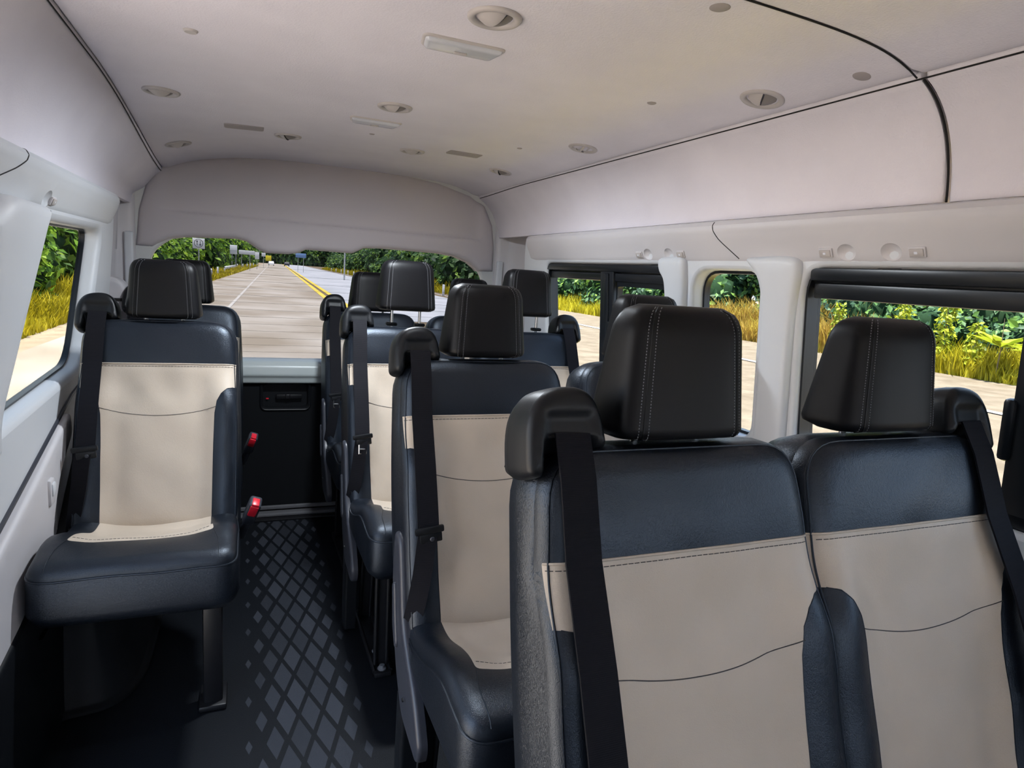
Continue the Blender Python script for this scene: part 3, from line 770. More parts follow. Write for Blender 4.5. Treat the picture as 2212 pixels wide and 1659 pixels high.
seam([(CX - .7255, y, 1.690 - .095 * float(sm(y, 1.9, 3.3)) + .000) for y in np.linspace(YF, 3.24, 60)], .0016, 18)
P0, P1, P2 = np.array((.842, 1.449)), np.array((.828, 1.60)), np.array((.728, 1.650))
seam([(CX + p[0] + .003, .8645, p[1]) for p in [P0 * (1 - t) ** 2 + 2 * P1 * t * (1 - t) + P2 * t * t for t in np.linspace(0, 1, 24)]], .0024, 19)
# outer skin: keeps daylight out of the seams
def span(y0, x, w, z, h):
    return box((x, (y0 + 3.38) / 2, z), (w, 3.38 - y0, h), .01)
g = span(YF, CX, 2.05, 1.80, .05)
for x in (CX + 1.02, CX - 1.02): b = span(YF, x, .04, 1.62, .40); g.add(b.v, b.f)
b = box((CX, 3.36, 1.70), (2.05, .05, .22), .01); g.add(b.v, b.f)
b = box((CX, 3.36, .335), (1.95, .04, .86), .01); g.add(b.v, b.f)
b = span(YF, CX, 2.0, -.065, .06); g.add(b.v, b.f)
for s in (1, -1):
    b = span(YF if s > 0 else YL, CX + s * .98, .04, .40, .82); g.add(b.v, b.f)
    b = box((CX + (1.01 if s > 0 else -.966), 3.175, .80), (.02, .40, 1.65), .005); g.add(b.v, b.f)
    b = box((CX + s * .93, 3.345, .80), (.19, .03, 1.65), .01); g.add(b.v, b.f)
o = obj('wall_outer_body', g, M['frame']); o['kind'] = 'structure'
o = obj('floor', box((CX, (YF + 3.3) / 2, -.015), (1.95, 3.3 - YF, .03), 0), M['floor'], smooth=False); o['kind'] = 'structure'

# wheel arch box on the left with its floor flange
wa = smooth_loop([(-.62, 1.70), (-.50, 1.715), (-.47, 1.79), (-.455, 1.85), (-.33, 1.865), (-.27, 1.98), (-.262, 2.25), (-.27, 3.15), (-.62, 3.15)], [0, .02, .03, .03, .06, .08, .1, .02, 0], 6)
rings = []
for z, ins in ((.003, 0), (.012, 0), (.016, .006), (.016, .014), (.020, .020), (.12, .045), (.24, .085), (.30, .13), (.31, .17)):
    L = offset(ccw(resample(wa, .03, True)), -ins); rings.append([(p[0], p[1], z) for p in L])
g = loft(rings, True, True); o = obj('trim_11', g, M['arch'], angle=50); o['kind'] = 'structure'
g = box((-.545, 1.87, .235), (.05, .03, .012), .003); b = box((-.52, 1.87, .235), (.012, .018, .026), .003); g.add(b.v, b.f)
tag(obj('wall_latch', g, M['shield']), 'small dark catch low on the left wall ahead of the wheel arch', 'catch')

# belt anchor housing on the rear left corner
t = thing('belt_anchor_cover', 'light grey belt outlet cover on the rear left corner wall', 'belt cover', (-.54, 3.05, 1.03))
res, _ = pillow(smooth_loop([(-.085, -.03), (.075, -.03), (.08, .05), (.055, .10), (-.02, .118), (-.085, .09)], .03, 5), lambda a, b: .0 * a - .015 * sm(b, .01, .016) * (1 - sm(b, .03, .036)) * 0, lambda a, b, d: (a + .02, -d, b), .018, .01, [(0, -.06)])
obj('cover', res['body'], M['trim'], t); obj('belt_slot', box((.03, -.003, .018), (.10, .008, .012), .003), M['gap'], t)

# rear hatch door
hd = bpy.data.objects.new('door_1', None); C.objects.link(hd); hd['kind'] = 'structure'; hd.location = (CX, 3.28, 0)
def hput(name, g, m, ang=35, label=None, parent=None):
    g.xf(lambda x, y, z: (x - CX, y - 3.28, z)); o = obj(name, g, m, parent or hd, angle=ang)
    if label: o['label'] = label
    return o
top = [(1.216, 1.30), (1.215, 1.40), (1.198, 1.51), (1.15, 1.604), (1.071, 1.653), (.898, 1.697), (.664, 1.72), (.338, 1.73), (.018, 1.712), (-.242, 1.665), (-.345, 1.615), (-.396, 1.537), (-.425, 1.429), (-.440, 1.272)]
bot = [(-.377, 1.272), (-.357, 1.286), (-.31, 1.311), (-.243, 1.325), (-.039, 1.336), (.004, 1.328), (.063, 1.291), (.093, 1.281), (.191, 1.284), (.228, 1.291), (.267, 1.311), (.322, 1.311), (.483, 1.311), (.54, 1.340), (.648, 1.347), (.912, 1.345), (1.004, 1.336), (1.081, 1.311), (1.121, 1.283), (1.135, 1.268), (1.216, 1.272)]
def hp(u, v): 
    return -.012 * sm(v, 1.425, 1.437) * (sm(u, -.36, -.30) * (1 - sm(u, 1.10, 1.15))) + .020 * (1 - sm(v, 1.28, 1.40)) * np.exp(-((u - .18) / .14) ** 2) + .0 * u
res, _ = pillow(top + bot, hp, lambda a, b, d: (a, 3.245 - d, b), .022, .022, [(.0, -.02), (.0, -.055)], lines=[lin((-.34, 1.425), (1.13, 1.425), 60), lin((-.34, 1.437), (1.13, 1.437), 60)])
hput('upper_trim_panel', res['body'], M['hatch'], 60)
# frame around the glass
gl = smooth_loop([(-.405, .785), (1.185, .785), (1.165, 1.25), (1.05, 1.345), (-.26, 1.345), (-.385, 1.25)], [.05, .05, .06, .1, .1, .06], 6)
fr = plate([(-.60, .66), (1.38, .66), (1.38, 1.78), (-.60, 1.78)], [gl], lambda a, b, d: (a, 3.262 + d, b), .035, .010, .12)
hput('inner_frame', fr, M['hatchframe'], 50)
v, f, c = cdt([offset(ccw(resample(gl, .05, True)), .01)], keep=offset(ccw(resample(gl, .05, True)), .012))
g = extract([(p[0], 3.298, p[1]) for p in v], f); w5 = hput('glass_pane', g, M['glassB'])
g = Geo()
for k in range(16):
    z = .812 + k * .0335; b = box((CX, 3.2965, z), (1.50, .0006, .0008), 0); g.add(b.v, b.f)
hput('heating_lines', g, M['steel'], label='thin dark heating lines across the rear glass')
prof = smooth_loop([(3.262, .784), (3.225, .780), (3.205, .755), (3.200, .712), (3.212, .700), (3.218, .672), (3.262, .664)], .01, 4, closed=False)
g = loft([[(x, y, z) for y, z in prof] for x in np.linspace(-.44, 1.22, 12)], False, False); hput('sill_bar', g, M['sill'], 50)
lp = plate([(-.44, .05), (1.22, .05), (1.22, .672), (-.44, .672)], [rrect(.183, .605, .205, .115, .02)], lambda a, b, d: (a, 3.245 + d, b), .04, .006, .15)
hput('lower_panel', lp, M['carpet'], 50)
rimL = ccw(rrect(.183, .605, .225, .135, .028)); g = tube([(p[0], 3.243, p[1]) for p in resample(rimL, .01, True)], .006, 8, True)
rc = box((.183, 3.288, .605), (.22, .01, .13), 0); g.add(rc.v, rc.f); hn = hput('pull_handle', g, M['plastic'])
g = box((.20, 3.262, .600), (.12, .015, .022), .004); b = box((.193, 3.255, .600), (.024, .010, .026), .008, 3); g.add(b.v, b.f); hput('grip', g, M['steel'], parent=hn); 
g = box((.10, 3.27, .588), (.012, .006, .006), .001); hput('lock_mark', g, M['red'], parent=hn)
g = box((CX, 3.215, .020), (1.70, .05, .018), .006, 3); b = box((CX, 3.235, .045), (1.70, .015, .02), .005, 3); g.add(b.v, b.f)
o = obj('trim_12', g, M['scuff']); o['kind'] = 'structure'
g = box((CX, 3.18, .006), (1.70, .04, .012), .003); o = obj('trim_13', g, M['steel']); o['kind'] = 'structure'

# ================================================================ CEILING FITTINGS
def ceil_frame(x, y):
    e = .01; zx = (zc(x + e, y) - zc(x - e, y)) / (2 * e)
    return Vector((x, y, zc(x, y))), math.atan(zx)
vm = {}
def vent_meshes():
    vm['bezel'] = mesh('bezel', lathe([(.047, .001), (.047, -.003), (.044, -.006), (.037, -.006), (.033, -.002), (.032, .010)], 48), M['vent'], 50)
    d = lathe([(.033, .0), (.030, .009), (.0001, .012)], 40); vm['bowl'] = mesh('bowl', d, M['gap'], 50)
    def blade(x0, x1, dep):
        # slice of a shallow ball
        g = Geo(); n = 14; rows = []
        for i in range(5):
            x = x0 + (x1 - x0) * i / 4; h = math.sqrt(max(1e-6, .0315 ** 2 - x * x)); row = []
            for j in range(n + 1):
                y = -h + 2 * h * j / n; row.append((x, y, -dep * (1 - (x * x + y * y) / .0315 ** 2)))
            rows.append(row)
        g = loft(rows, False, False); k = len(g.v); g.v += [(x, y, z + .0018) for x, y, z in g.v]; g.f += [tuple(i + k for i in q) for q in g.f]
        return g
    vm['b0'] = mesh('louver', blade(-.030, -.003, .016), M['vent'], 50); vm['b1'] = mesh('louver', blade(.001, .030, .013), M['ventd'], 50)
    vm['s0'] = mesh('louver', blade(-.012, -.006, .014), M['vent'], 50); vm['s1'] = mesh('louver', blade(.006, .012, .014), M['vent'], 50)
vent_meshes()
def vent(x, y, rot, label, slim=False):
    p, tilt = ceil_frame(x, y); t = thing('ceiling_vent', label, 'air vent', p, 'round air vents in the ceiling'); t.rotation_euler = (0, -tilt, 0)
    put('bezel', vm['bezel'], t); put('bowl', vm['bowl'], t)
    for k in (('s0', 's1') if slim else ('b0', 'b1')):
        o = put('louver', vm[k], t); o.rotation_euler = (0, 0, rot)
vent(.393, 1.122, .5, 'largest looking round ceiling vent, at the top centre above the lamp')
vent(-.214, 2.10, 1.2, 'round vent alone near the left ceiling seam, ahead of the rear ones')
vent(.376, 1.85, .4, 'round vent just ahead of the rear ceiling lamp')
vent(1.034, 1.172, -.6, 'round vent with crossed louvers nearest the right ceiling seam')
vent(-.235, 2.84, .9, 'rear left corner round vent with closed louvers')
vent(.14, 2.56, -.5, 'round rear vent right of the left grey cover plate')
vent(.581, 2.505, .9, 'round rear vent left of the right grey cover plate')
vent(.985, 2.62, -.7, 'rear right corner round vent beside the ceiling seam')
vent(1.00, 1.924, 0, 'round vent with two thin upright bars beside the right seam', slim=True)
def lamp(x, y, w, h, label, on=0):
    p, tilt = ceil_frame(x, y); t = thing('ceiling_lamp', label, 'lamp', p, 'ceiling lamps'); t.rotation_euler = (0, -tilt, 0)
    L = smooth_loop([(-w / 2, -h / 2), (w / 2, -h / 2), (w / 2 - .010, h / 2), (-w / 2 + .010, h / 2)], .012, 5)
    res, _ = pillow(offset(ccw(L), .005), lambda a, b: 0 * a + .004, lambda a, b, d: (a, b, -d), .004, .01, [(0, -.006)], rings=(0, .1, .4, 1.)); obj('housing', res['body'], M['vent'], t, angle=50)
    res, _ = pillow(L, lambda a, b: .010 + 0 * a, lambda a, b, d: (a, b, -d), .008, .01, [(0, -.006)]); obj('lens', res['body'], M['lens'], t, angle=60)
    if on:
        L_ = bpy.data.lights.new('lamp_fill', 'AREA'); L_.shape = 'RECTANGLE'; L_.size = w * .9; L_.size_y = h * .8; L_.energy = on; L_.color = (.86, .93, 1.)  # fill light added at the lens to brighten the cabin
        lo = bpy.data.objects.new('lamp_fill', L_); C.objects.link(lo); lo.parent = t; lo.location = (0, 0, -.014)
    obj('rocker_switch', box((0, .008, -.0115), (.026, .008, .004), .0015), M['vent'], t)
lamp(.388, 1.292, .158, .060, 'front rectangular ceiling lamp with frosted cover, below the centre vent', .8)
lamp(.362, 2.07, .148, .060, 'rear rectangular ceiling lamp, further back over the aisle', 8.5)
def disc(x, y, r, label, m='patch', th=.002):
    p, tilt = ceil_frame(x, y); o = obj('trim_clip', lathe([(.0001, -th), (r * .8, -th), (r, -.0005), (r, .002)], 28), M[m]); o.location = p; o.rotation_euler = (0, -tilt, 0)
    tag(o, label, 'clip', 'round clips pressed into the ceiling')
disc(-.101, 1.518, .014, 'pale round clip alone at the upper left of the ceiling', 'vent', .004)
disc(.68, .89, .016, 'grey round clip at the top edge beside the cross seam')
disc(1.06, .945, .016, 'grey round clip near the corner where the ceiling seams meet')
disc(.894, 1.387, .011, 'small round clip on the right between two vents')
disc(.39, 2.28, .009, 'tiny round clip behind the rear ceiling lamp')
disc(.86, 2.12, .009, 'tiny round clip ahead of the right grey cover plate')
for x, y, lb in ((-.005, 2.48, 'flat grey rectangular cover plate on the left of the rear ceiling'), (.752, 2.395, 'flat grey rectangular cover plate on the right of the rear ceiling')):
    p, tilt = ceil_frame(x, y); L = rrect(0, 0, .125, .075, .012)
    res, _ = pillow(L, lambda a, b: .003 + 0 * a, lambda a, b, d: (a, b, -d), .002, .02, [(0, -.004)], rings=(0, .3, 1.)); o = obj('cover_plate', res['body'], M['patch'], angle=60); o.location = p; o.rotation_euler = (0, -tilt, 0); tag(o, lb, 'cover plate', 'ceiling cover plates')

# ================================================================ OUTSIDE
GZ = -.60
def quadstrip(L, R, z, th=.0):
    g = Geo(); n = len(L)
    for a, b in zip(L, R): g.v += [(a[0], a[1], z), (b[0], b[1], z)]
    g.f = [(2 * i, 2 * i + 1, 2 * i + 3, 2 * i + 2) for i in range(n - 1)]; return g
ys = np.concatenate([np.linspace(-30, 60, 40), np.linspace(65, 420, 50)])
lf = lambda y: -4.35 + .037 * y; yl = lambda y: 2.35 + .0435 * y; rf = lambda y: 12.6 + .047 * y
g = Geo(); g.v = [(-120, -60, GZ - .02), (160, -60, GZ - .02), (160, 480, GZ - .02), (-120, 480, GZ - .02)]; g.f = [(0, 1, 2, 3)]
o = obj('ground', g, M['dirt'], smooth=False); o['kind'] = 'structure'
o = obj('road_shoulder', quadstrip([(yl(y) + .2, y) for y in ys], [(yl(y) + 60, y) for y in ys], GZ - .008), M['verge'], smooth=False); o['kind'] = 'structure'
o = obj('road_surface', quadstrip([(lf(y) + .3, y) for y in ys], [(yl(y), y) for y in ys], GZ), M['road'], smooth=False); o['kind'] = 'structure'; 
o = obj('road_far_lane', quadstrip([(yl(y) + .7, y) for y in ys if y > 22], [(rf(y) - 1.0, y) for y in ys if y > 22], GZ + .005), M['lane'], smooth=False); o['kind'] = 'structure'
for k, (a, w) in enumerate(((0, .30), (.55, .30))):
    o = obj('road_centre_line', quadstrip([(yl(y) + a, y) for y in ys], [(yl(y) + a + w, y) for y in ys], GZ + .012), M['yline'], smooth=False); o['kind'] = 'structure'
o = obj('road_edge_line', quadstrip([(rf(y) - .2, y) for y in ys], [(rf(y) + .05, y) for y in ys], GZ + .012), M['wline'], smooth=False); o['kind'] = 'structure'
o = obj('road_edge_line', quadstrip([(-1.6 + .037 * y, y) for y in ys], [(-1.48 + .037 * y, y) for y in ys], GZ + .012), M['wline'], smooth=False); o['kind'] = 'structure'

def leaf_cloud(P, Nn, size, aspect=.55, fold=.25, jitter=.6):
    """numpy leaf blades: each is a folded rhombus of 4 verts / 2 tris"""
    n = len(P); Nn = Nn + rng.normal(0, jitter, (n, 3)); Nn /= np.linalg.norm(Nn, axis=1)[:, None]
    T = rng.normal(0, 1, (n, 3)); T[:, 2] -= .5; T -= (T * Nn).sum(1)[:, None] * Nn; T /= np.linalg.norm(T, axis=1)[:, None]; B = np.cross(Nn, T)
    s = size * rng.uniform(.6, 1.3, n)[:, None]
    a = P; b = P + T * s; c = P + T * s * .5 + B * s * aspect / 2 + Nn * s * fold * .4; d = P + T * s * .5 - B * s * aspect / 2 + Nn * s * fold * .4
    V = np.stack([a, c, b, d], 1).reshape(-1, 3); i = np.arange(n) * 4
    F = np.stack([np.stack([i, i + 1, i + 2], 1), np.stack([i, i + 2, i + 3], 1)], 1).reshape(-1, 3)
    return V, F
def np_mesh(name, V, F, mats, mi=None):
    me = bpy.data.meshes.new(name); me.vertices.add(len(V)); me.vertices.foreach_set('co', V.astype(np.float32).ravel())
    me.loops.add(len(F) * 3); me.loops.foreach_set('vertex_index', F.astype(np.int32).ravel()); me.polygons.add(len(F))
    me.polygons.foreach_set('loop_start', np.arange(0, len(F) * 3, 3, dtype=np.int32)); 
    if mi is not None: me.polygons.foreach_set('material_index', mi.astype(np.int32))
    me.update(calc_edges=True); me.validate()
    for m in mats: me.materials.append(m)
    return me
def ico(sub=2):
    bm = bmesh.new(); bmesh.ops.create_icosphere(bm, subdivisions=sub, radius=1); v = np.array([tuple(x.co) for x in bm.verts]); bm.verts.index_update()
    f = np.array([[x.index for x in q.verts] for q in bm.faces]); bm.free(); return v, f
IV, IF = ico(2)
def foliage(name, blobs, per_m2, size, m, label, cat='bushes'):
    """blobs: (x,y,z,rx,ry,rz). Leaves on every blob, dark inner mass in each."""
    VV = []; FF = []; MI = []; k = 0
    for (x, y, z, rx, ry, rz) in blobs:
        c = np.array((x, y, z)); r = np.array((rx, ry, rz)); nn = int(per_m2 * 4 * PI * ((rx * ry + rx * rz + ry * rz) / 3)); D = rng.normal(0, 1, (nn, 3)); D /= np.linalg.norm(D, axis=1)[:, None]
        D = D[(D[:, 1] < .5)]
        P = c + D * r * rng.uniform(.80, 1.12, len(D))[:, None]; V, F = leaf_cloud(P, D + np.array((0, -.2, .45)), size)
        VV.append(V); FF.append(F + k); MI.append(np.zeros(len(F))); k += len(V)
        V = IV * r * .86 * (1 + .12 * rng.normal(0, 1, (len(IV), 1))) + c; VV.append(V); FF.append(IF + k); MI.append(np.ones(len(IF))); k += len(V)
    o = put(name, np_mesh(name, np.concatenate(VV), np.concatenate(FF), [m, M['core']], np.concatenate(MI))); tag(o, label, cat, kind='stuff'); return o
def blobs_along(x0, y0, x1, y1, n, hmax, depth, rmin, rmax, ratio=1.):
    out = []
    for i in range(n):
        t = rng.uniform(0, 1); r = rng.uniform(rmin, rmax); back = rng.uniform(0, 1); z = GZ + .3 * r + back ** .6 * rng.uniform(.2, 1.) * hmax
        dx, dy = x1 - x0, y1 - y0; L = math.hypot(dx, dy); nx, ny = dy / L, -dx / L; s = 1 if (nx * (x0 + x1) / 2) > 0 else -1
        out.append((x0 + dx * t + s * nx * (back * depth + r * .6), y0 + dy * t + s * ny * back * depth, z, r * 1.1, r * 1.1, r * .85))
    return out
# left window jungle
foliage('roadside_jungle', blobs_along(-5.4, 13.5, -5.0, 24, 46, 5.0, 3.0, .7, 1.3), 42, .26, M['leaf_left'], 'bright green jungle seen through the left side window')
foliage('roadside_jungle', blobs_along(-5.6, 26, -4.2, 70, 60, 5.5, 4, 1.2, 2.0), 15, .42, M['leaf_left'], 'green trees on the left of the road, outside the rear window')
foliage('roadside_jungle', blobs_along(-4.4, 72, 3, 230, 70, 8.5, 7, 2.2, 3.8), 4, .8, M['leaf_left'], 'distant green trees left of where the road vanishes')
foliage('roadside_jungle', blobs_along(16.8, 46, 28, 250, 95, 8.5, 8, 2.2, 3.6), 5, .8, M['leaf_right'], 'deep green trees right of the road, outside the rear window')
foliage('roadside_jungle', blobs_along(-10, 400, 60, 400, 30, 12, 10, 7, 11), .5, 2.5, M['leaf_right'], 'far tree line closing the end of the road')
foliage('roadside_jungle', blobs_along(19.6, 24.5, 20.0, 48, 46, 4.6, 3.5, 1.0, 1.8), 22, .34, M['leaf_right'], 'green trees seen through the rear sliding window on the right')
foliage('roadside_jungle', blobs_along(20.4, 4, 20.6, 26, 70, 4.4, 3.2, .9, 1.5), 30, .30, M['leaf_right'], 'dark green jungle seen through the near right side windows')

def grass(name, x0, y0, x1, y1, width, n, h, m, label, blade=.03):
    t = rng.uniform(0, 1, n); w = rng.uniform(0, 1, n) ** 1.2 * width; dx, dy = x1 - x0, y1 - y0; L = math.hypot(dx, dy); nx, ny = dy / L, -dx / L; s = 1 if nx * (x0 + x1) > 0 else -1
    clump = .55 + .45 * np.sin(t * L * 1.3 + w * 2) * np.sin(t * L * .47 + 1) + rng.uniform(-.25, .35, n)
    P = np.stack([x0 + dx * t + s * nx * w, y0 + dy * t + s * ny * w, np.full(n, GZ - .02)], 1); H = h * np.clip(clump, .3, 1.4) * (.6 + .5 * w / width)
    a = rng.uniform(0, PI, n); B = np.stack([np.cos(a), np.sin(a), 0 * a], 1) * blade; lean = rng.normal(0, .28, (n, 2)) * H[:, None]
    mid = P + np.stack([lean[:, 0] * .35, lean[:, 1] * .35, H * .55], 1); tip = P + np.stack([lean[:, 0], lean[:, 1], H], 1)
    V = np.stack([P - B, P + B, mid - B * .7, mid + B * .7, tip], 1).reshape(-1, 3); i = np.arange(n) * 5
    F = np.concatenate([np.stack([i, i + 1, i + 3], 1), np.stack([i, i + 3, i + 2], 1), np.stack([i + 2, i + 3, i + 4], 1)])
    o = put(name, np_mesh(name, V, F, [m])); tag(o, label, 'grass', kind='stuff'); return o
grass('roadside_grass', -4.05, 11, -4.05, 27, 1.6, 9000, .85, M['grass_y'], 'yellow green grass strip below the jungle in the left window', .022)
grass('roadside_grass', -3.4, 28, 3.2, 190, 1.3, 9000, .75, M['grass_y'], 'yellow green verge on the left of the road behind the van', .05)
grass('roadside_grass', 15.4, 40, 24.0, 230, 2.2, 9000, 1.1, M['grass_y'], 'yellow green verge on the right of the road behind the van', .06)
grass('roadside_grass', 18.6, 24, 18.8, 48, 2.4, 9000, 1.15, M['grass_y'], 'yellow grass strip seen through the rear sliding window', .03)
grass('roadside_grass', 18.7, 15.6, 18.7, 24.5, 2.2, 8000, 1.7, M['grass_o'], 'tall dry orange grass seen through the small middle window', .025)
grass('roadside_grass', 18.5, 4, 18.6, 15.8, 2.0, 12000, 1.05, M['grass_y'], 'yellow green grass strip seen through the near right window', .025)

def weed(x, y, h, label, big=False):
    t = thing('roadside_weed', label, 'plant', (x, y, GZ)); g = tube([(0, 0, 0), (.03, 0, h * .5), (-.02, .02, h)], lambda q: .022 * (1 - .7 * q), 6); obj('stem', g, M['bark'], t)
    if big:
        n = 16; P = np.tile(np.array([[0, 0, h * .75]]), (n, 1)); V = []; F = []; k = 0
        for i in range(n):
            a = 2 * PI * i / n + rng.uniform(-.2, .2); up = rng.uniform(.2, .9); L = rng.uniform(.6, .95); d = np.array((math.cos(a), math.sin(a), up)); d /= np.linalg.norm(d); s = np.array((-math.sin(a), math.cos(a), 0))
            p0 = np.array((0, 0, h * .55)); p1 = p0 + d * L * .5; p2 = p0 + d * L + np.array((0, 0, -.18 * L)); V += [p0, p1 + s * .11, p2, p1 - s * .11]; F += [(k, k + 1, k + 2), (k, k + 2, k + 3)]; k += 4
        me = np_mesh('leaves', np.array(V), np.array(F), [M['leaf_weed']])
    else:
        n = int(h * 170); z = rng.uniform(.15, 1, n); a = rng.uniform(0, 2 * PI, n); r = .04 + .26 * (1 - z) ** .7 * rng.uniform(.3, 1, n) + .05
        D = np.stack([np.cos(a), np.sin(a), .4 + 0 * a], 1); P = np.stack([r * np.cos(a), r * np.sin(a), z * h], 1); V, F = leaf_cloud(P, D, .16, .5, .25, .5); me = np_mesh('leaves', V, F, [M['leaf_weed']])
    put('leaves', me, t)
weed(18.9, 12.6, 2.7, 'tall leafy yellow green weed stalk behind the nearest window headrest')
weed(19.0, 14.0, 2.2, 'slimmer leafy weed stalk left of the tallest one')
weed(18.9, 11.7, 1.5, 'short leafy weed between the tall stalk and the broadleaf plant')
weed(18.7, 10.9, 1.7, 'bright broadleaf plant with long spreading leaves in the near window', big=True)
weed(19.0, 10.1, 1.6, 'leafy plant at the right edge of the near window', big=True)
weed(18.8, 16.2, 1.7, 'yellow leafy plant at the left edge of the near window')

# signs, posts and rails behind the van
def stick(x, y, z0, z1, r, parent, m='post'):
    return obj('pole', tube([(x, y, z0), (x, y, z1)], r, 8), M[m], parent)
def sign(x, y, w, h, zt, label, m='white', poles=(0,), pr=.04, arrows=False):
    t = thing('road_sign', label, 'road sign', (x, y, GZ))
    obj('panel', box((0, 0, zt - h / 2 - GZ), (w, .03, h), .01), M[m], t)
    for p in poles: stick(p, .05, 0, zt - GZ - .05, pr, t)
    if arrows:
        zc_ = zt - h / 2 - GZ + .02; g = tube([(.27 * math.cos(a), -.022, zc_ + .27 * math.sin(a)) for a in np.linspace(0, 2 * PI, 33)[:-1]], .016, 6, True); obj('ring_symbol', g, M['ink'], t)
        for sx_, s in ((-.09, 1), (.10, -1)):
            g = box((sx_, -.02, zc_ - .03 * s), (.035, .012, .22), 0); z0 = zc_ + .08 * s
            g.add([(sx_ - .07, -.026, z0), (sx_ + .07, -.026, z0), (sx_, -.026, z0 + .10 * s), (sx_ - .07, -.014, z0), (sx_ + .07, -.014, z0), (sx_, -.014, z0 + .10 * s)], [(0, 1, 2), (3, 5, 4), (0, 3, 4, 1), (1, 4, 5, 2), (2, 5, 3, 0)]); obj('arrow_symbol', g, M['ink'], t)
sign(-2.97, 50, .76, .70, 2.38, 'square white road sign with two opposed arrows inside a circle', arrows=True)
sign(-1.53, 100, .95, 1.25, 2.97, 'upright blank white sign on the left roadside', poles=(-.2, .3))
sign(.2, 110, 2.3, .62, 2.46, 'wide blank white sign board on two legs at the left roadside', poles=(-.75, .45))
sign(2.0, 130, .75, 1.3, 2.55, 'narrow white sign farther down the left roadside')
sign(3.6, 150, .8, .8, 2.7, 'small white sign nearest the vanishing point on the left')
sign(5.2, 170, 1.3, 1.3, 2.3, 'yellow warning sign beside the far end of the road', m='yellowp')
sign(9.7, 130, 1.9, .8, 2.9, 'blue sign at the right of the far road', m='blue', poles=(-.5, .5))
t = thing('utility_pole', 'grey pole beside the right roadside guardrail', 'pole', (8.05 + 3.6, 85, GZ)); stick(0, 0, 0, 6, .10, t)
def rail(x0, y0, x1, y1, label):
    t = thing('guardrail', label, 'guardrail', ((x0 + x1) / 2, (y0 + y1) / 2, GZ)); cx_, cy_ = (x0 + x1) / 2, (y0 + y1) / 2
    prof = [(.0, .50), (.06, .58), (.0, .66), (.06, .74), (.0, .82)]
    g = loft([[(x - cx_ + a, y - cy_, b) for a, b in prof] for x, y in ((x0, y0), (x1, y1))], False, False); g2 = loft([[(x - cx_ + a - .02, y - cy_, b) for a, b in prof] for x, y in ((x0, y0), (x1, y1))], False, False); g.add(g2.v, g2.f)
    obj('rail_beam', g, M['white'], t, smooth=False)
    n = max(2, int(math.dist((x0, y0), (x1, y1)) / 5))
    for i in range(n + 1):
        a = i / n; obj('rail_post', box((x0 + (x1 - x0) * a - cx_, y0 + (y1 - y0) * a - cy_, .32), (.14, .14, .66), .01), M['post'], t)
rail(-3.15, 42, -2.6, 60, 'white guardrail section nearest the van on the left verge')
rail(-2.1, 78, -1.3, 105, 'farther white guardrail section on the left verge')
rail(14.2, 60, 14.9, 74, 'nearer guardrail section on the right verge')
rail(15.4, 78, 16.4, 98, 'farther guardrail section on the right verge')
pm = mesh('marker_post', box((0, 0, .45), (.16, .16, .9), .02), M['white'])
for i, (x, y) in enumerate([(-2.35, 66), (-1.15, 112), (-.4, 122), (.3, 132), (1.0, 145), (1.7, 160), (14.6, 50), (17.0, 104), (17.8, 118), (18.8, 132), (19.6, 148), (20.6, 165), (21.5, 182)]):
    o = put('marker_post', pm, None, (x, y, GZ)); tag(o, ('white marker post on the left verge of the road behind the van' if x < 8 else 'white marker post on the right verge of the road behind the van'), 'post', 'left marker posts' if x < 8 else 'right marker posts')
for x, y, lb, cm in ((8.6, 250, 'tiny white car far down the road, left of the pair', 'white'), (14.5, 262, 'tiny dark car far down the road, right of the white one', 'ink')):
    t = thing('car', lb, 'car', (x, y, GZ)); sec = [(-2.1, .35, .55), (-2.0, .35, .95), (-1.2, .35, 1.05), (-.7, .35, 1.5), (.9, .35, 1.5), (1.5, .35, 1.05), (2.1, .35, .9), (2.15, .35, .55)]
    g = loft([[(s * .86 * (1 if z < 1.2 else .85), a, z) for s, z in ((-1, .3), (-1, b), (1, b), (1, .3))] for a, _, b in sec]); obj('body', g, M[cm], t)
    for sx_ in (-.8, .8):
        for yy in (-1.3, 1.3):
            w = lathe([(.0001, -.1), (.32, -.1), (.32, .1), (.0001, .1)], 16); w.xf(lambda a, b, c: (c + sx_, a + yy, b + .32)); obj('wheel', w, M['ink'], t)

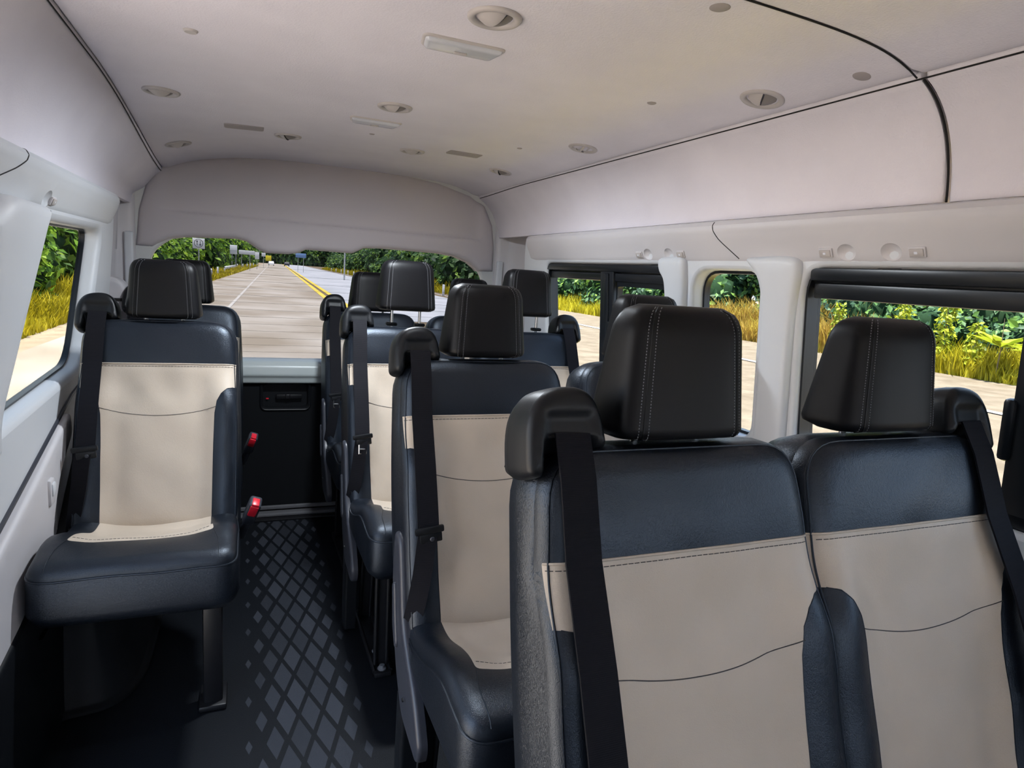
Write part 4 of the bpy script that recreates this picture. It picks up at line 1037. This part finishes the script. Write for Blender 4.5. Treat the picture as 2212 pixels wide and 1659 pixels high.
# ================================================================ LIGHT
w = bpy.data.worlds.new('World'); bpy.context.scene.world = w; w.use_nodes = True
n = w.node_tree.nodes; l = w.node_tree.links; bg = n['Background']
tc = n.new('ShaderNodeTexCoord'); sx = n.new('ShaderNodeSeparateXYZ'); l.new(tc.outputs['Generated'], sx.inputs[0])
rp = n.new('ShaderNodeValToRGB'); rp.color_ramp.elements[0].position = .0; rp.color_ramp.elements[0].color = (.80, .89, 1, 1); rp.color_ramp.elements[1].position = 1; rp.color_ramp.elements[1].color = (.38, .60, 1, 1)
l.new(sx.outputs['Z'], rp.inputs[0]); l.new(rp.outputs[0], bg.inputs[0]); bg.inputs[1].default_value = 2.0
sun = bpy.data.lights.new('sun', 'SUN'); sun.energy = 22.0; sun.angle = math.radians(3); sun.color = (1, .94, .84)
so = bpy.data.objects.new('sun', sun); C.objects.link(so); d = Vector((.12, .06, -.95)); so.rotation_euler = d.to_track_quat('-Z', 'Y').to_euler()

# ================================================================ CAMERA
Rm = [[0.9235293006849765, -0.3770315034178526, 0.07029136651674976], [0.0023474877559277216, -0.1777153701006024, -0.9840791312344968], [0.3835206905468779, 0.9089909200099194, -0.1632402746321087]]
cam = bpy.data.cameras.new('camera'); co = bpy.data.objects.new('camera', cam); C.objects.link(co)
rx = Vector(Rm[0]).normalized(); fz = Vector(Rm[2]).normalized(); up = -Vector(Rm[1]).normalized()
mw = Matrix.Identity(4)
for i in range(3): mw[i][0] = rx[i]; mw[i][1] = up[i]; mw[i][2] = -fz[i]
mw[0][3], mw[1][3], mw[2][3] = 0, 0, 1.25
co.matrix_world = mw; cam.sensor_fit = 'HORIZONTAL'; cam.sensor_width = 36; cam.lens = 36 * 1388.6870597798484 / 2212; cam.clip_start = .02; cam.clip_end = 2000
scn = bpy.context.scene; scn.camera = co
scn.view_settings.view_transform = 'Standard'; scn.view_settings.look = 'None'; scn.view_settings.gamma = 1; scn.view_settings.exposure = 1.08
try: scn.view_settings.use_curve_mapping = False
except Exception: pass
scn.cycles.use_denoising = True; scn.cycles.max_bounces = 8; scn.cycles.diffuse_bounces = 4; scn.cycles.glossy_bounces = 2; scn.cycles.use_adaptive_sampling = True; scn.cycles.adaptive_threshold = .06; scn.cycles.caustics_reflective = False; scn.cycles.caustics_refractive = False; scn.cycles.transmission_bounces = 2; scn.cycles.transparent_max_bounces = 12
scn.cycles.sample_clamp_indirect = 6
